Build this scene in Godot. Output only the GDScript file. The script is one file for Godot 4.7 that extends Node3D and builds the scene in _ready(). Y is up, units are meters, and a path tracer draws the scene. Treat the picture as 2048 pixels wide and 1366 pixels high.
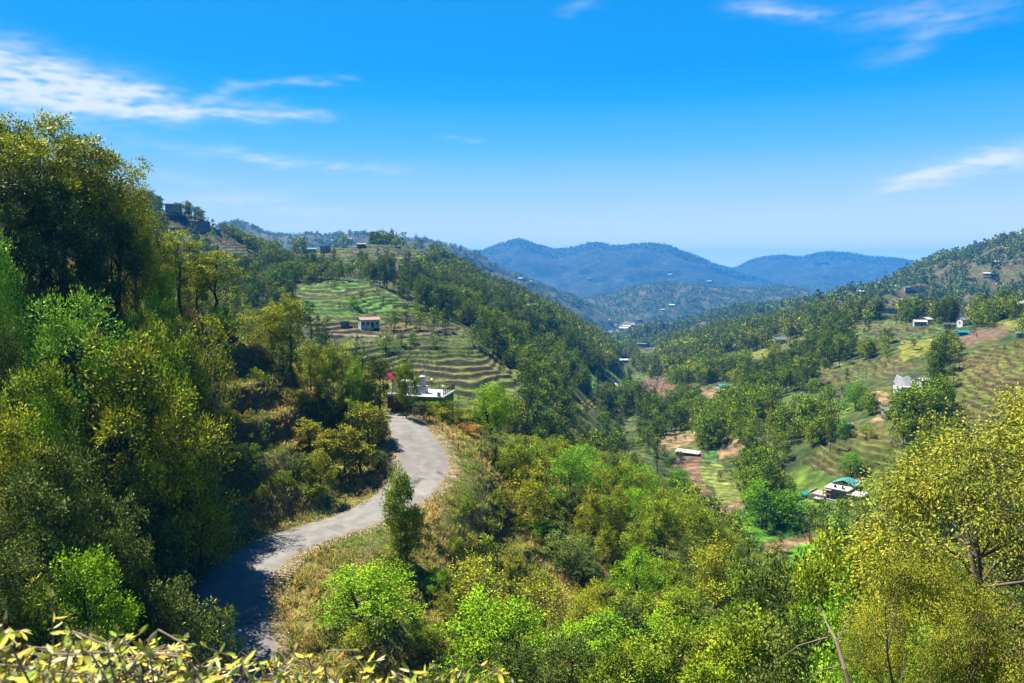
extends Node3D
# A hill road over a wooded valley. Metres, y up, the viewpoint is the origin and looks along -z.
# Places are surveyed as bearings from the viewpoint (sheet units of a 1534-unit lens) plus a real distance in metres.

const F := 1534.0
const PITCH := 0.0962
const EXPO := 3.85
var rng := RandomNumberGenerator.new()
var n_big := FastNoiseLite.new()
var n_mid := FastNoiseLite.new()
var n_fine := FastNoiseLite.new()
var used := {}
var labelled: Array = []      # trees waiting for their labels: [node, look, plural look, zone, group, u, v]

func sight(u: float, v: float) -> Vector3:
	return Vector3((u - 1024.0) / F, (683.0 - v) / F, -1.0).rotated(Vector3.RIGHT, -PITCH)

func survey(u: float, v: float, r: float) -> Vector3:
	var d := sight(u, v)
	return d * (r / Vector2(d.x, d.z).length())

func bearing(p: Vector3) -> Vector2:
	var q := p.rotated(Vector3.RIGHT, PITCH)
	var z := maxf(-q.z, 0.01)
	return Vector2(1024.0 + F * q.x / z, 683.0 - F * q.y / z)

func _ready() -> void:
	rng.seed = 77
	var c := Camera3D.new()
	c.name = "camera"
	c.rotation.x = -PITCH
	c.fov = rad_to_deg(2.0 * atan(683.0 / F))
	c.near = 0.2
	c.far = 30000.0
	var lens := CameraAttributesPhysical.new()
	lens.frustum_focal_length = 12.0 / tan(deg_to_rad(c.fov) / 2.0)
	lens.frustum_focus_distance = 70.0
	lens.exposure_aperture = 6.3
	lens.frustum_near = 0.2
	lens.frustum_far = 30000.0
	c.attributes = lens
	c.fov = rad_to_deg(2.0 * atan(683.0 / F))
	add_child(c)
	c.current = true
	setup_noise()
	var env := Environment.new()
	env.background_mode = Environment.BG_SKY
	env.tonemap_mode = Environment.TONE_MAPPER_LINEAR
	env.tonemap_exposure = EXPO
	env.sdfgi_enabled = true
	env.ssao_enabled = true
	env.ssil_enabled = true
	env.fog_enabled = true
	env.fog_density = 0.00011
	env.fog_light_color = Color(0.16, 0.62, 1.0)
	env.sky = Sky.new()
	env.sky.sky_material = PanoramaSkyMaterial.new()
	env.sky.sky_material.panorama = sky_picture()
	var w := WorldEnvironment.new()
	w.name = "world"
	w.environment = env
	add_child(w)
	var sun := DirectionalLight3D.new()
	sun.name = "sun"
	sun.light_energy = 1.6
	sun.light_color = Color(1.0, 0.955, 0.88)
	sun.light_angular_distance = 0.5
	sun.shadow_enabled = true
	sun.sky_mode = DirectionalLight3D.SKY_MODE_LIGHT_ONLY
	add_child(sun)
	var el := deg_to_rad(60.0)
	var az := deg_to_rad(-58.0)
	sun.look_at_from_position(Vector3(sin(az) * cos(el), sin(el), -cos(az) * cos(el)) * 100.0, Vector3.ZERO)
	make_materials()
	make_ground()
	make_hills()
	make_tree_kinds()
	make_buildings()
	make_near_trees()
	make_forests()
	make_undergrowth()
	make_foreground()
	label_trees()

func setup_noise() -> void:
	var k := 0
	for n in [n_big, n_mid, n_fine]:
		n.seed = 11 + k
		n.noise_type = FastNoiseLite.TYPE_SIMPLEX_SMOOTH
		n.fractal_type = FastNoiseLite.FRACTAL_FBM
		n.fractal_octaves = [4, 3, 3][k]
		n.frequency = [0.004, 0.03, 0.2][k]
		k += 1

# ---------------------------------------------------------------- sky
func sky_picture() -> ImageTexture:
	var w := 2400
	var h := 1200
	var data := PackedFloat32Array()
	data.resize(w * h * 3)
	# el (degrees), then linear colour
	var els := [0.0, 1.9, 4.9, 8.5, 12.0, 14.0, 18.5, 40.0, 90.0]
	var cols := [Vector3(1.3, 1.16, 1.0), Vector3(.98, .97, .93), Vector3(.55, .76, .93), Vector3(.16, .55, .97), Vector3(.014, .39, .98), Vector3(.0, .33, .97), Vector3(.0, .285, .90), Vector3(.0, .15, .55), Vector3(.004, .10, .38)]
	# wisps: from, to in bearings, half width, strength
	var wisps := [[-60., 95., 190., 172., 30., .75], [120., 165., 330., 186., 11., .75], [-80., 150., 130., 196., 34., .85], [90., 200., 330., 226., 15., .95], [300., 222., 640., 231., 9., .75], [380., 212., 480., 172., 9., .35], [460., 166., 700., 158., 5., .3], [430., 205., 560., 205., 7., .25],
		[440., 297., 560., 325., 9., .38], [520., 320., 800., 340., 9., .32], [280., 285., 430., 305., 13., .16], [330., 400., 560., 392., 12., .38], [500., 418., 700., 428., 8., .38], [880., 276., 960., 280., 4., .22], [250., 340., 440., 370., 10., .18],
		[1750., 392., 1850., 350., 8., .6], [1820., 362., 2060., 296., 15., .95], [1920., 330., 2120., 318., 18., .3], [1480., 12., 1640., 30., 10., .42], [1760., 35., 1950., 20., 22., .28], [1790., 110., 1880., 60., 16., .2], [1140., 20., 1180., 5., 8., .2], [-200., 180., 60., 260., 40., .35]]
	var segs := []
	for k in wisps:
		var a := sight(k[0], k[1])
		var b := sight(k[2], k[3])
		segs.append([Vector2(rad_to_deg(atan2(a.x, -a.z)), rad_to_deg(atan2(a.y, Vector2(a.x, a.z).length()))), Vector2(rad_to_deg(atan2(b.x, -b.z)), rad_to_deg(atan2(b.y, Vector2(b.x, b.z).length()))), k[4] / F * 57.3, k[5]])
	var low := Vector3(.12, .16, .17) / EXPO
	var i := 0
	for y in h:
		var el := 90.0 - (y + 0.5) * 180.0 / h
		if el < 0.0:
			for x in w:
				data[i] = low.x; data[i + 1] = low.y; data[i + 2] = low.z
				i += 3
			continue
		var j := 0
		while j < 7 and el > els[j + 1]:
			j += 1
		var base: Vector3 = cols[j].lerp(cols[j + 1], (el - els[j]) / (els[j + 1] - els[j]))
		var pale := base.lerp(Vector3(.10, .66, 1.0), 0.40)
		for x in w:
			var az := wrapf((x + 0.5) * 360.0 / w, -180.0, 180.0)
			# paler towards the sun's side of the sky
			var near_sun := 0.5 + 0.5 * cos(deg_to_rad(az + 45.0))
			var c := base.lerp(pale, near_sun * near_sun * 0.5)
			var cloud := 0.0
			if el < 40.0:
				var ny := n_mid.get_noise_2d(az * 7.0, el * 40.0)
				if absf(az) < 50.0:
					var q := Vector2(az, el + 0.35 * ny)
					for s in segs:
						var a: Vector2 = s[0]
						var b: Vector2 = s[1]
						var wide: float = s[2]
						if absf(q.y - (a.y + b.y) * 0.5) > absf(a.y - b.y) * 0.5 + wide * 3.0:
							continue
						var t := clampf((q - a).dot(b - a) / (b - a).length_squared(), 0.0, 1.0)
						var d := (q - a - (b - a) * t)
						var e := d.x * d.x / (wide * wide * 9.0) + d.y * d.y / (wide * wide)
						if e < 7.0:
							cloud += s[3] * exp(-e) * (0.45 + 0.55 * sin(PI * clampf(t * 0.9 + 0.05, 0, 1)))
					cloud *= clampf(0.78 + 0.95 * n_fine.get_noise_2d(az * 1.0, (el + az * 0.07) * 26.0) + 0.5 * n_fine.get_noise_2d(az * 0.5 + 70.0, (el - az * 0.05) * 9.0) + 0.4 * ny, 0.0, 1.4)
				else:
					cloud = clampf(n_mid.get_noise_2d(az * 3.0 + 900.0, el * 12.0) * 1.6 - 0.35, 0.0, 0.45)
			c = c.lerp(Vector3(.88, .95, .99), clampf(cloud, 0.0, 0.93))
			data[i] = c.x / EXPO; data[i + 1] = c.y / EXPO; data[i + 2] = c.z / EXPO
			i += 3
	return ImageTexture.create_from_image(Image.create_from_data(w, h, false, Image.FORMAT_RGBF, data.to_byte_array()))

# ---------------------------------------------------------------- materials and small builders
var M := {}

func mat(key: String, c: Color, rough := 0.9, vertex := false) -> StandardMaterial3D:
	var m := StandardMaterial3D.new()
	m.resource_name = key
	m.albedo_color = c.linear_to_srgb() if not vertex else Color.WHITE
	m.roughness = rough
	m.metallic_specular = 0.3
	m.vertex_color_use_as_albedo = vertex
	M[key] = m
	return m

func noise_tex(f: float, oct: int, lo: float, hi: float, sd := 1, kind := FastNoiseLite.TYPE_SIMPLEX_SMOOTH) -> NoiseTexture2D:
	var t := NoiseTexture2D.new()
	t.width = 512
	t.height = 512
	t.seamless = true
	var n := FastNoiseLite.new()
	n.seed = sd
	n.noise_type = kind
	n.frequency = f
	n.fractal_octaves = oct
	t.noise = n
	var g := Gradient.new()
	g.set_color(0, Color(lo, lo, lo))
	g.set_color(1, Color(hi, hi, hi))
	t.color_ramp = g
	return t

func textured(key: String, c: Color, rough: float, vertex: bool, metres: float, tex: Texture2D, relief := 0.0) -> StandardMaterial3D:
	var m := mat(key, c, rough, vertex)
	m.albedo_texture = tex
	m.uv1_triplanar = true
	m.uv1_world_triplanar = true
	m.uv1_scale = Vector3.ONE / metres
	if relief > 0.0:
		m.heightmap_enabled = true
		m.heightmap_texture = tex
		m.heightmap_scale = relief
	return m

func make_materials() -> void:
	var grain := noise_tex(0.02, 5, 0.35, 1.0, 5)
	var speck := noise_tex(0.09, 3, 0.45, 1.0, 9)
	textured("soil", Color.WHITE, 0.95, true, 5.0, grain, 3.0)
	textured("hill", Color.WHITE, 0.95, true, 40.0, grain, 0.0)
	textured("far_hill", Color.WHITE, 0.95, true, 420.0, grain, 0.0)
	textured("asphalt", Color.WHITE, 0.85, true, 3.1, speck, 1.0)
	var leaf := mat("leaf", Color.WHITE, 0.5, true)
	leaf.metallic_specular = 0.16
	leaf.backlight_enabled = true
	leaf.backlight = Color(0.62, 0.62, 0.62)
	var far := mat("far_leaf", Color.WHITE, 0.9, true)
	far.metallic_specular = 0.1
	far.backlight_enabled = true
	far.backlight = Color(0.6, 0.6, 0.6)
	mat("bark", Color.WHITE, 0.95, true)
	textured("white_wall", Color(.72, .73, .72), 0.9, false, 2.0, speck)
	textured("cream_wall", Color(.62, .50, .26), 0.9, false, 2.0, speck)
	textured("ochre_wall", Color(.60, .40, .08), 0.9, false, 2.0, speck)
	textured("green_wall", Color(.20, .36, .04), 0.9, false, 2.0, speck)
	textured("brick_wall", Color(.30, .09, .05), 0.9, false, 1.0, speck)
	textured("grey_stone", Color(.25, .25, .26), 0.95, false, 1.5, speck, 3.0)
	textured("boulder", Color(.17, .12, .08), 0.95, false, 1.5, speck)
	textured("concrete_path", Color.WHITE, 0.9, true, 2.5, speck)
	textured("concrete", Color(.45, .42, .38), 0.9, false, 2.5, grain)
	textured("pale_roof", Color(.66, .64, .62), 0.75, false, 3.0, grain)
	textured("white_roof", Color(.74, .80, .84), 0.5, false, 5.0, grain)
	textured("teal_roof", Color(.09, .38, .37), 0.5, false, 4.0, grain)
	textured("slate_roof", Color(.17, .20, .25), 0.7, false, 2.0, speck)
	textured("rust_roof", Color(.42, .30, .24), 0.7, false, 1.6, speck)
	textured("green_roof", Color(.03, .42, .26), 0.5, false, 4.0, grain)
	textured("red_roof", Color(.72, .03, .08), 0.6, false, 2.0, grain)
	textured("blue_sheet", Color(.03, .34, .48), 0.45, false, 2.0, grain)
	textured("tank_white", Color(.72, .78, .80), 0.4, false, 3.0, grain)
	mat("dark_metal", Color(.02, .022, .028), 0.5)
	mat("globe", Color(.85, .85, .82), 0.3)
	mat("window", Color(.015, .018, .022), 0.15)
	mat("door", Color(.10, .05, .03), 0.6)
	mat("wood", Color(.09, .05, .035), 0.85)
	textured("vine", Color(.36, .27, .20), 0.7, false, 0.3, speck)
	mat("solar", Color(.03, .035, .06), 0.3)
	textured("dead_wood", Color(.30, .23, .18), 0.9, false, 0.6, speck)

func st_new() -> SurfaceTool:
	var st := SurfaceTool.new()
	st.begin(Mesh.PRIMITIVE_TRIANGLES)
	st.set_smooth_group(-1)
	return st

func quad(st: SurfaceTool, a: Vector3, b: Vector3, c: Vector3, d: Vector3) -> void:
	for p in [a, b, c, a, c, d]:
		st.add_vertex(p)

# a box from its centre, size and turn; faces run clockwise seen from outside
func box(st: SurfaceTool, at: Vector3, size: Vector3, turn := 0.0) -> void:
	var t := Transform3D(Basis(Vector3.UP, turn), at)
	var h := size / 2.0
	var p := []
	for k in 8:
		p.append(t * Vector3(h.x if k & 1 else -h.x, h.y if k & 2 else -h.y, h.z if k & 4 else -h.z))
	for f in [[1, 3, 2, 0], [4, 6, 7, 5], [0, 2, 6, 4], [5, 7, 3, 1], [3, 7, 6, 2], [5, 1, 0, 4]]:
		quad(st, p[f[0]], p[f[1]], p[f[2]], p[f[3]])

func tube(st: SurfaceTool, a: Vector3, b: Vector3, ra: float, rb: float, sides := 6, cap := false) -> void:
	var d := (b - a).normalized()
	var x := d.cross(Vector3.RIGHT if absf(d.x) < 0.8 else Vector3.BACK).normalized()
	var y := d.cross(x)
	for k in sides:
		var t0 := TAU * k / sides
		var t1 := TAU * (k + 1) / sides
		var u0 := x * cos(t0) + y * sin(t0)
		var u1 := x * cos(t1) + y * sin(t1)
		quad(st, a + u0 * ra, b + u0 * rb, b + u1 * rb, a + u1 * ra)
		if cap:
			for p in [b, b + u1 * rb, b + u0 * rb]:
				st.add_vertex(p)

func done(st: SurfaceTool) -> ArrayMesh:
	st.generate_normals()
	return st.commit()

func numbered(called: String) -> String:
	if not used.has(called):
		used[called] = 0
		return called
	used[called] += 1
	return "%s_%03d" % [called, used[called]]

func tag(o: Node, label: String, category := "", group := "", kind := "") -> Node:
	if label: o.set_meta("label", label)
	if category: o.set_meta("category", category)
	if group: o.set_meta("group", group)
	if kind: o.set_meta("kind", kind)
	return o

func base(called: String, at: Vector3, turn := 0.0) -> Node3D:
	var o := Node3D.new()
	o.name = numbered(called)
	o.position = at
	o.rotation.y = turn
	add_child(o)
	return o

func mesh_node(called: String, m: Mesh, material: Material, parent: Node = null) -> MeshInstance3D:
	var o := MeshInstance3D.new()
	o.mesh = m
	if material: o.material_override = material
	if parent:
		o.name = called
		parent.add_child(o, true)
	else:
		o.name = numbered(called)
		add_child(o)
	return o

func part(called: String, st: SurfaceTool, key: String, parent: Node) -> MeshInstance3D:
	return mesh_node(called, done(st), M[key], parent)

func block(called: String, at: Vector3, size: Vector3, key: String, parent: Node, turn := 0.0) -> MeshInstance3D:
	var st := st_new()
	box(st, at, size, turn)
	return part(called, st, key, parent)

func structure(called: String, m: Mesh, key: String, label: String) -> MeshInstance3D:
	var o := mesh_node(called, m, M[key])
	tag(o, label, "", "", "structure")
	return o

func raw_mesh(v: PackedVector3Array, n: PackedVector3Array, c: PackedColorArray, i: PackedInt32Array) -> ArrayMesh:
	var a := []
	a.resize(Mesh.ARRAY_MAX)
	a[Mesh.ARRAY_VERTEX] = v
	a[Mesh.ARRAY_NORMAL] = n
	a[Mesh.ARRAY_COLOR] = c
	a[Mesh.ARRAY_INDEX] = i
	var m := ArrayMesh.new()
	m.add_surface_from_arrays(Mesh.PRIMITIVE_TRIANGLES, a)
	return m

# a sheet of points in rows of nc; smooth normals
func sheet_mesh(p: PackedVector3Array, c: PackedColorArray, nc: int, nr: int) -> ArrayMesh:
	var n := PackedVector3Array()
	n.resize(p.size())
	var idx := PackedInt32Array()
	idx.resize((nc - 1) * (nr - 1) * 6)
	var w := 0
	var up := (p[nc] - p[0]).cross(p[1] - p[0]).y > 0.0     # rows that run the other way round are turned over
	for r in nr - 1:
		for q in nc - 1:
			var a := r * nc + q
			if up:
				idx[w] = a; idx[w + 1] = a + 1; idx[w + 2] = a + nc
				idx[w + 3] = a + 1; idx[w + 4] = a + nc + 1; idx[w + 5] = a + nc
				w += 6
				continue
			idx[w] = a; idx[w + 1] = a + nc; idx[w + 2] = a + 1
			idx[w + 3] = a + 1; idx[w + 4] = a + nc; idx[w + 5] = a + nc + 1
			w += 6
	for r in nr:
		for q in nc:
			var x := p[r * nc + mini(q + 1, nc - 1)] - p[r * nc + maxi(q - 1, 0)]
			var y := p[mini(r + 1, nr - 1) * nc + q] - p[maxi(r - 1, 0) * nc + q]
			var f := x.cross(y).normalized()
			n[r * nc + q] = f if f.y >= 0.0 else -f
	return raw_mesh(p, n, c, idx)

# ---------------------------------------------------------------- the near hillside: a smooth surface through surveyed points
# u, v, distance
const SURVEY := [
	# road, from below the viewpoint to the bend by the hotel
	[560, 1470, 52], [505, 1360, 58], [470, 1230, 67], [480, 1150, 72.5], [560, 1090, 78], [640, 1062, 81.5], [720, 1035, 85], [810, 985, 91.5], [845, 930, 97.5], [830, 880, 104], [803, 845, 111], [770, 832, 116], [720, 826, 122],
	# crest of the left hill
	[-300, 560, 88], [-150, 525, 90], [0, 540, 92], [100, 575, 96], [200, 600, 100], [300, 606, 108], [380, 616, 112], [470, 660, 112], [520, 692, 112], [600, 760, 112], [680, 806, 114],
	# its flank down to the road
	[-200, 800, 74], [-200, 1100, 54], [0, 800, 78], [0, 1000, 66], [0, 1200, 55], [0, 1366, 46], [200, 750, 86], [200, 950, 76], [200, 1150, 64], [200, 1330, 54], [400, 700, 103], [400, 850, 93], [400, 1000, 84], [400, 1115, 76.5], [390, 1250, 65],
	[520, 765, 101], [520, 900, 90], [520, 1060, 82.5], [650, 835, 108], [650, 950, 97], [660, 1020, 87], [755, 870, 107], [770, 950, 96],
	# shoulder and the slope below the road
	[905, 920, 99], [900, 965, 95], [960, 930, 103], [1000, 980, 100], [1050, 1080, 92], [900, 1080, 84], [800, 1130, 75], [700, 1180, 69], [610, 1280, 62], [700, 1366, 57], [850, 1250, 68], [850, 1366, 59], [1000, 1200, 78], [1000, 1366, 62],
	[1200, 1120, 93], [1270, 1230, 82], [1300, 1366, 68], [1400, 1150, 98], [1500, 1250, 85], [1450, 1366, 72], [950, 850, 128], [1000, 870, 140], [1100, 950, 135], [1200, 940, 165], [1300, 1000, 150], [1400, 1080, 128], [1500, 1130, 122],
]
# right, height, ahead
const SURVEY_XYZ := [[145, -98, 190], [150, -92, 140], [150, -86, 95], [100, -92, 195], [140, -74, 60], [2, -41, 158], [9, -46, 162], [18, -51, 168], [0, -52, 176], [-70, -20, 140], [-40, -26, 150], [-100, -12, 120], [-110, -20, 60], [-80, -18, 20], [-20, -32, 170], [-60, -32, 180], [-10, -55, 190], [30, -70, 200], [60, -78, 185], [40, -72, 165], [70, -76, 140], [95, -76, 120], [115, -76, 90], [75, -52, 70], [95, -58, 60],
	[22, -26, 34], [38, -36, 46], [30, -44, 70], [13, -17.5, 20], [17, -18, 17], [40, -26, 15], [60, -42, 40], [110, -70, 30], [0, -2.6, 2.5], [-8, -3, 3], [8, -3, 3], [0, -7.5, 9], [-20, -9, 9], [20, -12, 9], [0, -17, 25], [-20, -20, 25], [-40, -22, 25], [0, -29, 42], [-22, -28, 40], [0, -2.5, -10], [40, -10, -10], [-60, -12, -10], [-120, -20, 0], [120, -60, -10]]

const GX := -132.0
const GZ := -204.0
const GW := 284
const GH := 218
var ground := PackedFloat32Array()
var road_mid: Array = []        # Vector3 along the middle
var road_half: Array = []

func solve(a: Array, b: Array) -> Array:
	var n := b.size()
	for i in n:
		var best := i
		for r in range(i + 1, n):
			if absf(a[r][i]) > absf(a[best][i]): best = r
		var t = a[i]; a[i] = a[best]; a[best] = t
		var s = b[i]; b[i] = b[best]; b[best] = s
		var row: PackedFloat64Array = a[i]
		for r in range(i + 1, n):
			var rr: PackedFloat64Array = a[r]
			var k := rr[i] / row[i]
			if k == 0.0: continue
			for q in range(i, n):
				rr[q] -= k * row[q]
			a[r] = rr
			b[r] -= k * b[i]
	for i in range(n - 1, -1, -1):
		var row: PackedFloat64Array = a[i]
		for q in range(i + 1, n):
			b[i] -= row[q] * b[q]
		b[i] /= row[i]
	return b

func make_ground() -> void:
	var pts: Array = []
	for s in SURVEY:
		pts.append(survey(s[0], s[1], s[2]))
	for s in SURVEY_XYZ:
		pts.append(Vector3(s[0], s[1] + 0.0225 * Vector2(s[0], s[2]).length(), -s[2]))
	var n := pts.size()
	var a := []
	var b := []
	for i in n:
		var row := PackedFloat64Array()
		row.resize(n + 3)
		for j in n:
			var d2: float = Vector2(pts[i].x - pts[j].x, pts[i].z - pts[j].z).length_squared() / 1e4
			row[j] = 0.0 if d2 < 1e-12 else 0.5 * d2 * log(d2)
		row[i] += 0.0006
		row[n] = 1.0; row[n + 1] = pts[i].x / 100.0; row[n + 2] = pts[i].z / 100.0
		a.append(row)
		b.append(pts[i].y)
	for k in 3:
		var row := PackedFloat64Array()
		row.resize(n + 3)
		for j in n:
			row[j] = [1.0, pts[j].x / 100.0, pts[j].z / 100.0][k]
		a.append(row)
		b.append(0.0)
	var wts := solve(a, b)
	# the smooth surface on a 2 m grid
	var cw := GW / 2 + 1
	var ch := GH / 2 + 1
	var coarse := PackedFloat32Array()
	coarse.resize(cw * ch)
	var px := PackedFloat32Array(); var pz := PackedFloat32Array(); var pw := PackedFloat32Array()
	for j in n:
		px.append(pts[j].x); pz.append(pts[j].z); pw.append(wts[j])
	for y in ch:
		for x in cw:
			var wx := GX + x * 2.0
			var wz := GZ + y * 2.0
			var h: float = wts[n] + wts[n + 1] * wx / 100.0 + wts[n + 2] * wz / 100.0
			for j in n:
				var d2 := ((px[j] - wx) * (px[j] - wx) + (pz[j] - wz) * (pz[j] - wz)) * 1e-4
				if d2 > 1e-9: h += pw[j] * 0.5 * d2 * log(d2)
			coarse[y * cw + x] = h
	# road
	var key: Array = []
	for k in 13:
		key.append(pts[k])
	var halves := [2.5, 2.5, 2.9, 3.3, 3.2, 3.0, 3.0, 3.5, 3.7, 3.3, 2.7, 2.5, 2.5]
	for k in 12:
		for s in 10:
			var t := s / 10.0
			road_mid.append(key[k].cubic_interpolate(key[k + 1], key[maxi(k - 1, 0)], key[mini(k + 2, 12)], t))
			road_half.append(lerpf(halves[k], halves[k + 1], t))
	ground.resize(GW * GH)
	var col := PackedColorArray()
	col.resize(GW * GH)
	var p := PackedVector3Array()
	p.resize(GW * GH)
	for y in GH:
		for x in GW:
			var wx := GX + x
			var wz := GZ + y
			var cx := x / 2
			var cy := y / 2
			var fx := (x % 2) * 0.5
			var fy := (y % 2) * 0.5
			var k := cy * cw + cx
			var h := lerpf(lerpf(coarse[k], coarse[k + 1], fx), lerpf(coarse[k + cw], coarse[k + cw + 1], fx), fy)
			var dist := 1e9
			var rh := 0.0
			var side := 0.0
			if wx > -80.0 and wx < 30.0 and wz < -30.0 and wz > -135.0:
				for q in range(0, road_mid.size(), 2):
					var m: Vector3 = road_mid[q]
					var d = Vector2(m.x - wx, m.z - wz).length() - road_half[q]
					if d < dist:
						dist = d
						var m0: Vector3 = road_mid[maxi(q - 2, 0)]
						var m1: Vector3 = road_mid[mini(q + 2, road_mid.size() - 1)]
						var along := Vector2(m1.x - m0.x, m1.z - m0.z)
						var t := clampf(Vector2(wx - m0.x, wz - m0.z).dot(along) / along.length_squared(), 0.0, 1.0)
						rh = lerpf(m0.y, m1.y, t)
			var away := smoothstep(2.0, 9.0, dist)
			# rough ground, with old terrace steps on the hill
			h += (n_mid.get_noise_2d(wx, wz) * 1.3 + n_fine.get_noise_2d(wx, wz) * 0.35) * away * clampf((Vector2(wx, wz).length() - 6.0) / 20.0, 0.05, 1.0)
			if away > 0.0 and wx < 6.0 and wz < -50.0:
				# old field ledges: broad on the open middle of the hill, faint elsewhere
				var ledge := smoothstep(16.0, 8.0, Vector2((wx + 33.0) * 0.9, (wz + 95.0) * 0.55).length())
				var step := lerpf(2.6, 3.6, roundf(ledge))
				var s := (h + n_mid.get_noise_2d(wx * 0.6 + 40.0, wz * 0.6) * lerpf(1.6, 0.7, ledge)) / step
				var fr := s - floorf(s)
				h = lerpf(h, h + (smoothstep(0.6, 0.98, fr) - fr) * step, away * lerpf(0.55, 0.92, ledge))
			if dist < 40.0:
				h = lerpf(rh - 0.22, h, smoothstep(1.0, 8.5 if wx > -16.0 else 5.0, dist))
			ground[y * GW + x] = h
			p[y * GW + x] = Vector3(wx, h, wz)
	for y in GH:
		for x in GW:
			var k := y * GW + x
			var gx := ground[y * GW + mini(x + 1, GW - 1)] - ground[y * GW + maxi(x - 1, 0)]
			var gy := ground[mini(y + 1, GH - 1) * GW + x] - ground[maxi(y - 1, 0) * GW + x]
			var slope := sqrt(gx * gx + gy * gy) * 0.5
			var wx := GX + x
			var wz := GZ + y
			var m := n_mid.get_noise_2d(wx * 2.0, wz * 2.0 + 70.0)
			var f := n_fine.get_noise_2d(wx * 1.7, wz * 1.7)
			var grass := Color(.11, .16, .02)
			var straw := Color(.34, .255, .085)
			var earth := Color(.13, .095, .04)
			var c := grass.lerp(straw, clampf(0.28 + m * 0.9 + f * 0.7, 0.0, 1.0))
			if wx < -18.0 and wx > -50.0 and wz < -72.0: c = c.lerp(Color(.235, .235, .04), 0.6)
			c = c.lerp(earth, clampf(smoothstep(0.75, 1.4, slope) + f * 0.5, 0.0, 1.0))
			if wx > 15.0: c = c.lerp(Color(.10, .09, .03), 0.5)
			col[k] = c
	structure("hillside", sheet_mesh(p, col, GW, GH), "soil", "rough grassy hillside around the winding road")
	make_road()

func ground_h(x: float, z: float) -> float:
	var gx := clampf(x - GX, 0.0, GW - 1.01)
	var gz := clampf(z - GZ, 0.0, GH - 1.01)
	var ix := int(gx)
	var iz := int(gz)
	var k := iz * GW + ix
	return lerpf(lerpf(ground[k], ground[k + 1], gx - ix), lerpf(ground[k + GW], ground[k + GW + 1], gx - ix), gz - iz)

func on_ground(u: float, r: float) -> Vector3:
	var d := sight(u, 900.0)
	var s := r / Vector2(d.x, d.z).length()
	return Vector3(d.x * s, ground_h(d.x * s, d.z * s), d.z * s)

func road_gap(x: float, z: float) -> float:
	var best := 1e9
	for q in range(0, road_mid.size(), 3):
		var m: Vector3 = road_mid[q]
		best = minf(best, Vector2(m.x - x, m.z - z).length() - road_half[q])
	return best

func make_road() -> void:
	var nc := 17
	var p := PackedVector3Array()
	var c := PackedColorArray()
	var sh := PackedVector3Array()
	var shc := PackedColorArray()
	var nr := 0
	for q in range(0, road_mid.size() - 1):
		for s in 3:
			var t := s / 3.0
			var m: Vector3 = road_mid[q].lerp(road_mid[q + 1], t)
			var half: float = lerpf(road_half[q], road_half[q + 1], t)
			var d0: Vector3 = road_mid[mini(q + 2, road_mid.size() - 1)] - road_mid[maxi(q - 2, 0)]
			var side := Vector3(-d0.z, 0, d0.x).normalized()
			for k in nc:
				var e := (k / (nc - 1.0)) * 2.0 - 1.0
				var wob := 0.35 * n_fine.get_noise_2d(m.x * 2.0 + e * 50.0, m.z * 2.0)
				var x := m + side * e * (half + (wob if absf(e) > 0.9 else 0.0))
				x.y = m.y + 0.03 - 0.05 * e * e + 0.015 * n_fine.get_noise_2d(x.x * 2.0, x.z * 2.0)
				if k == 0 or k == nc - 1: x.y -= 0.08
				p.append(x)
				var a := n_mid.get_noise_2d(x.x * 3.0, x.z * 3.0)
				var b := n_fine.get_noise_2d(x.x * 3.0 + 9.0, x.z * 3.0)
				var g := 0.225 + 0.03 * a + 0.05 * b
				g *= 1.0 + 0.13 * exp(-pow((absf(e) - 0.42) / 0.17, 2.0))     # worn wheel tracks
				var cc := Color(g * 1.0, g, g * 0.97)
				# sand and grit creep in from the edges in ragged tongues
				var sand := clampf((absf(e) - 0.78 + 0.25 * b) * 5.0, 0.0, 1.0)
				cc = cc.lerp(Color(.27, .215, .14), sand * 0.8)
				# worn-through and patched places with sharp outlines
				if b > 0.27: cc = Color(.28, .27, .255)
				elif a < -0.42 and b < 0.0: cc = Color(.095, .094, .093)
				# mended places: squarish slabs of newer and older surfacing
				for pt in [[27, 30, .15, .85, .30], [33, 35, -.7, -.1, .27], [52, 54, -.2, .4, .19], [70, 74, .2, .8, .28], [90, 92, -.6, 0.0, .2], [14, 17, -.5, .4, .29]]:
					if q >= pt[0] and q <= pt[1] and e > pt[2] and e < pt[3]: cc = Color(pt[4] * 1.03, pt[4], pt[4] * .95) * (0.9 + 0.4 * absf(b))
				c.append(cc)
			for k in 9:
				var e := (k / 8.0) * 2.0 - 1.0
				var wide := half + 1.0 + 0.9 * n_mid.get_noise_2d(m.x * 2.0, m.z * 2.0 + 31.0 + signf(e) * 40.0)
				if road_half[q] > 3.2 and e > 0.0: wide += 1.2
				var x := m + side * e * wide
				x.y = (m.y - 0.055 if absf(e) < 0.8 else minf(m.y - 0.055, ground_h(x.x, x.z) + 0.10)) - (0.25 if absf(e) > 0.99 else 0.0) + 0.03 * n_fine.get_noise_2d(x.x * 3.0, x.z * 3.0)
				sh.append(x)
				var b := n_fine.get_noise_2d(x.x * 4.0, x.z * 4.0)
				shc.append(Color(.33, .26, .15).lerp(Color(.13, .14, .04), clampf(0.35 + b * 1.6, 0.0, 1.0)))
			nr += 1
	structure("road", sheet_mesh(p, c, nc, nr), "asphalt", "narrow worn asphalt road winding round the hillside")
	structure("road_shoulder", sheet_mesh(sh, shc, 9, nr), "soil", "sandy shoulder with dry grass along the road edges")

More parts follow.
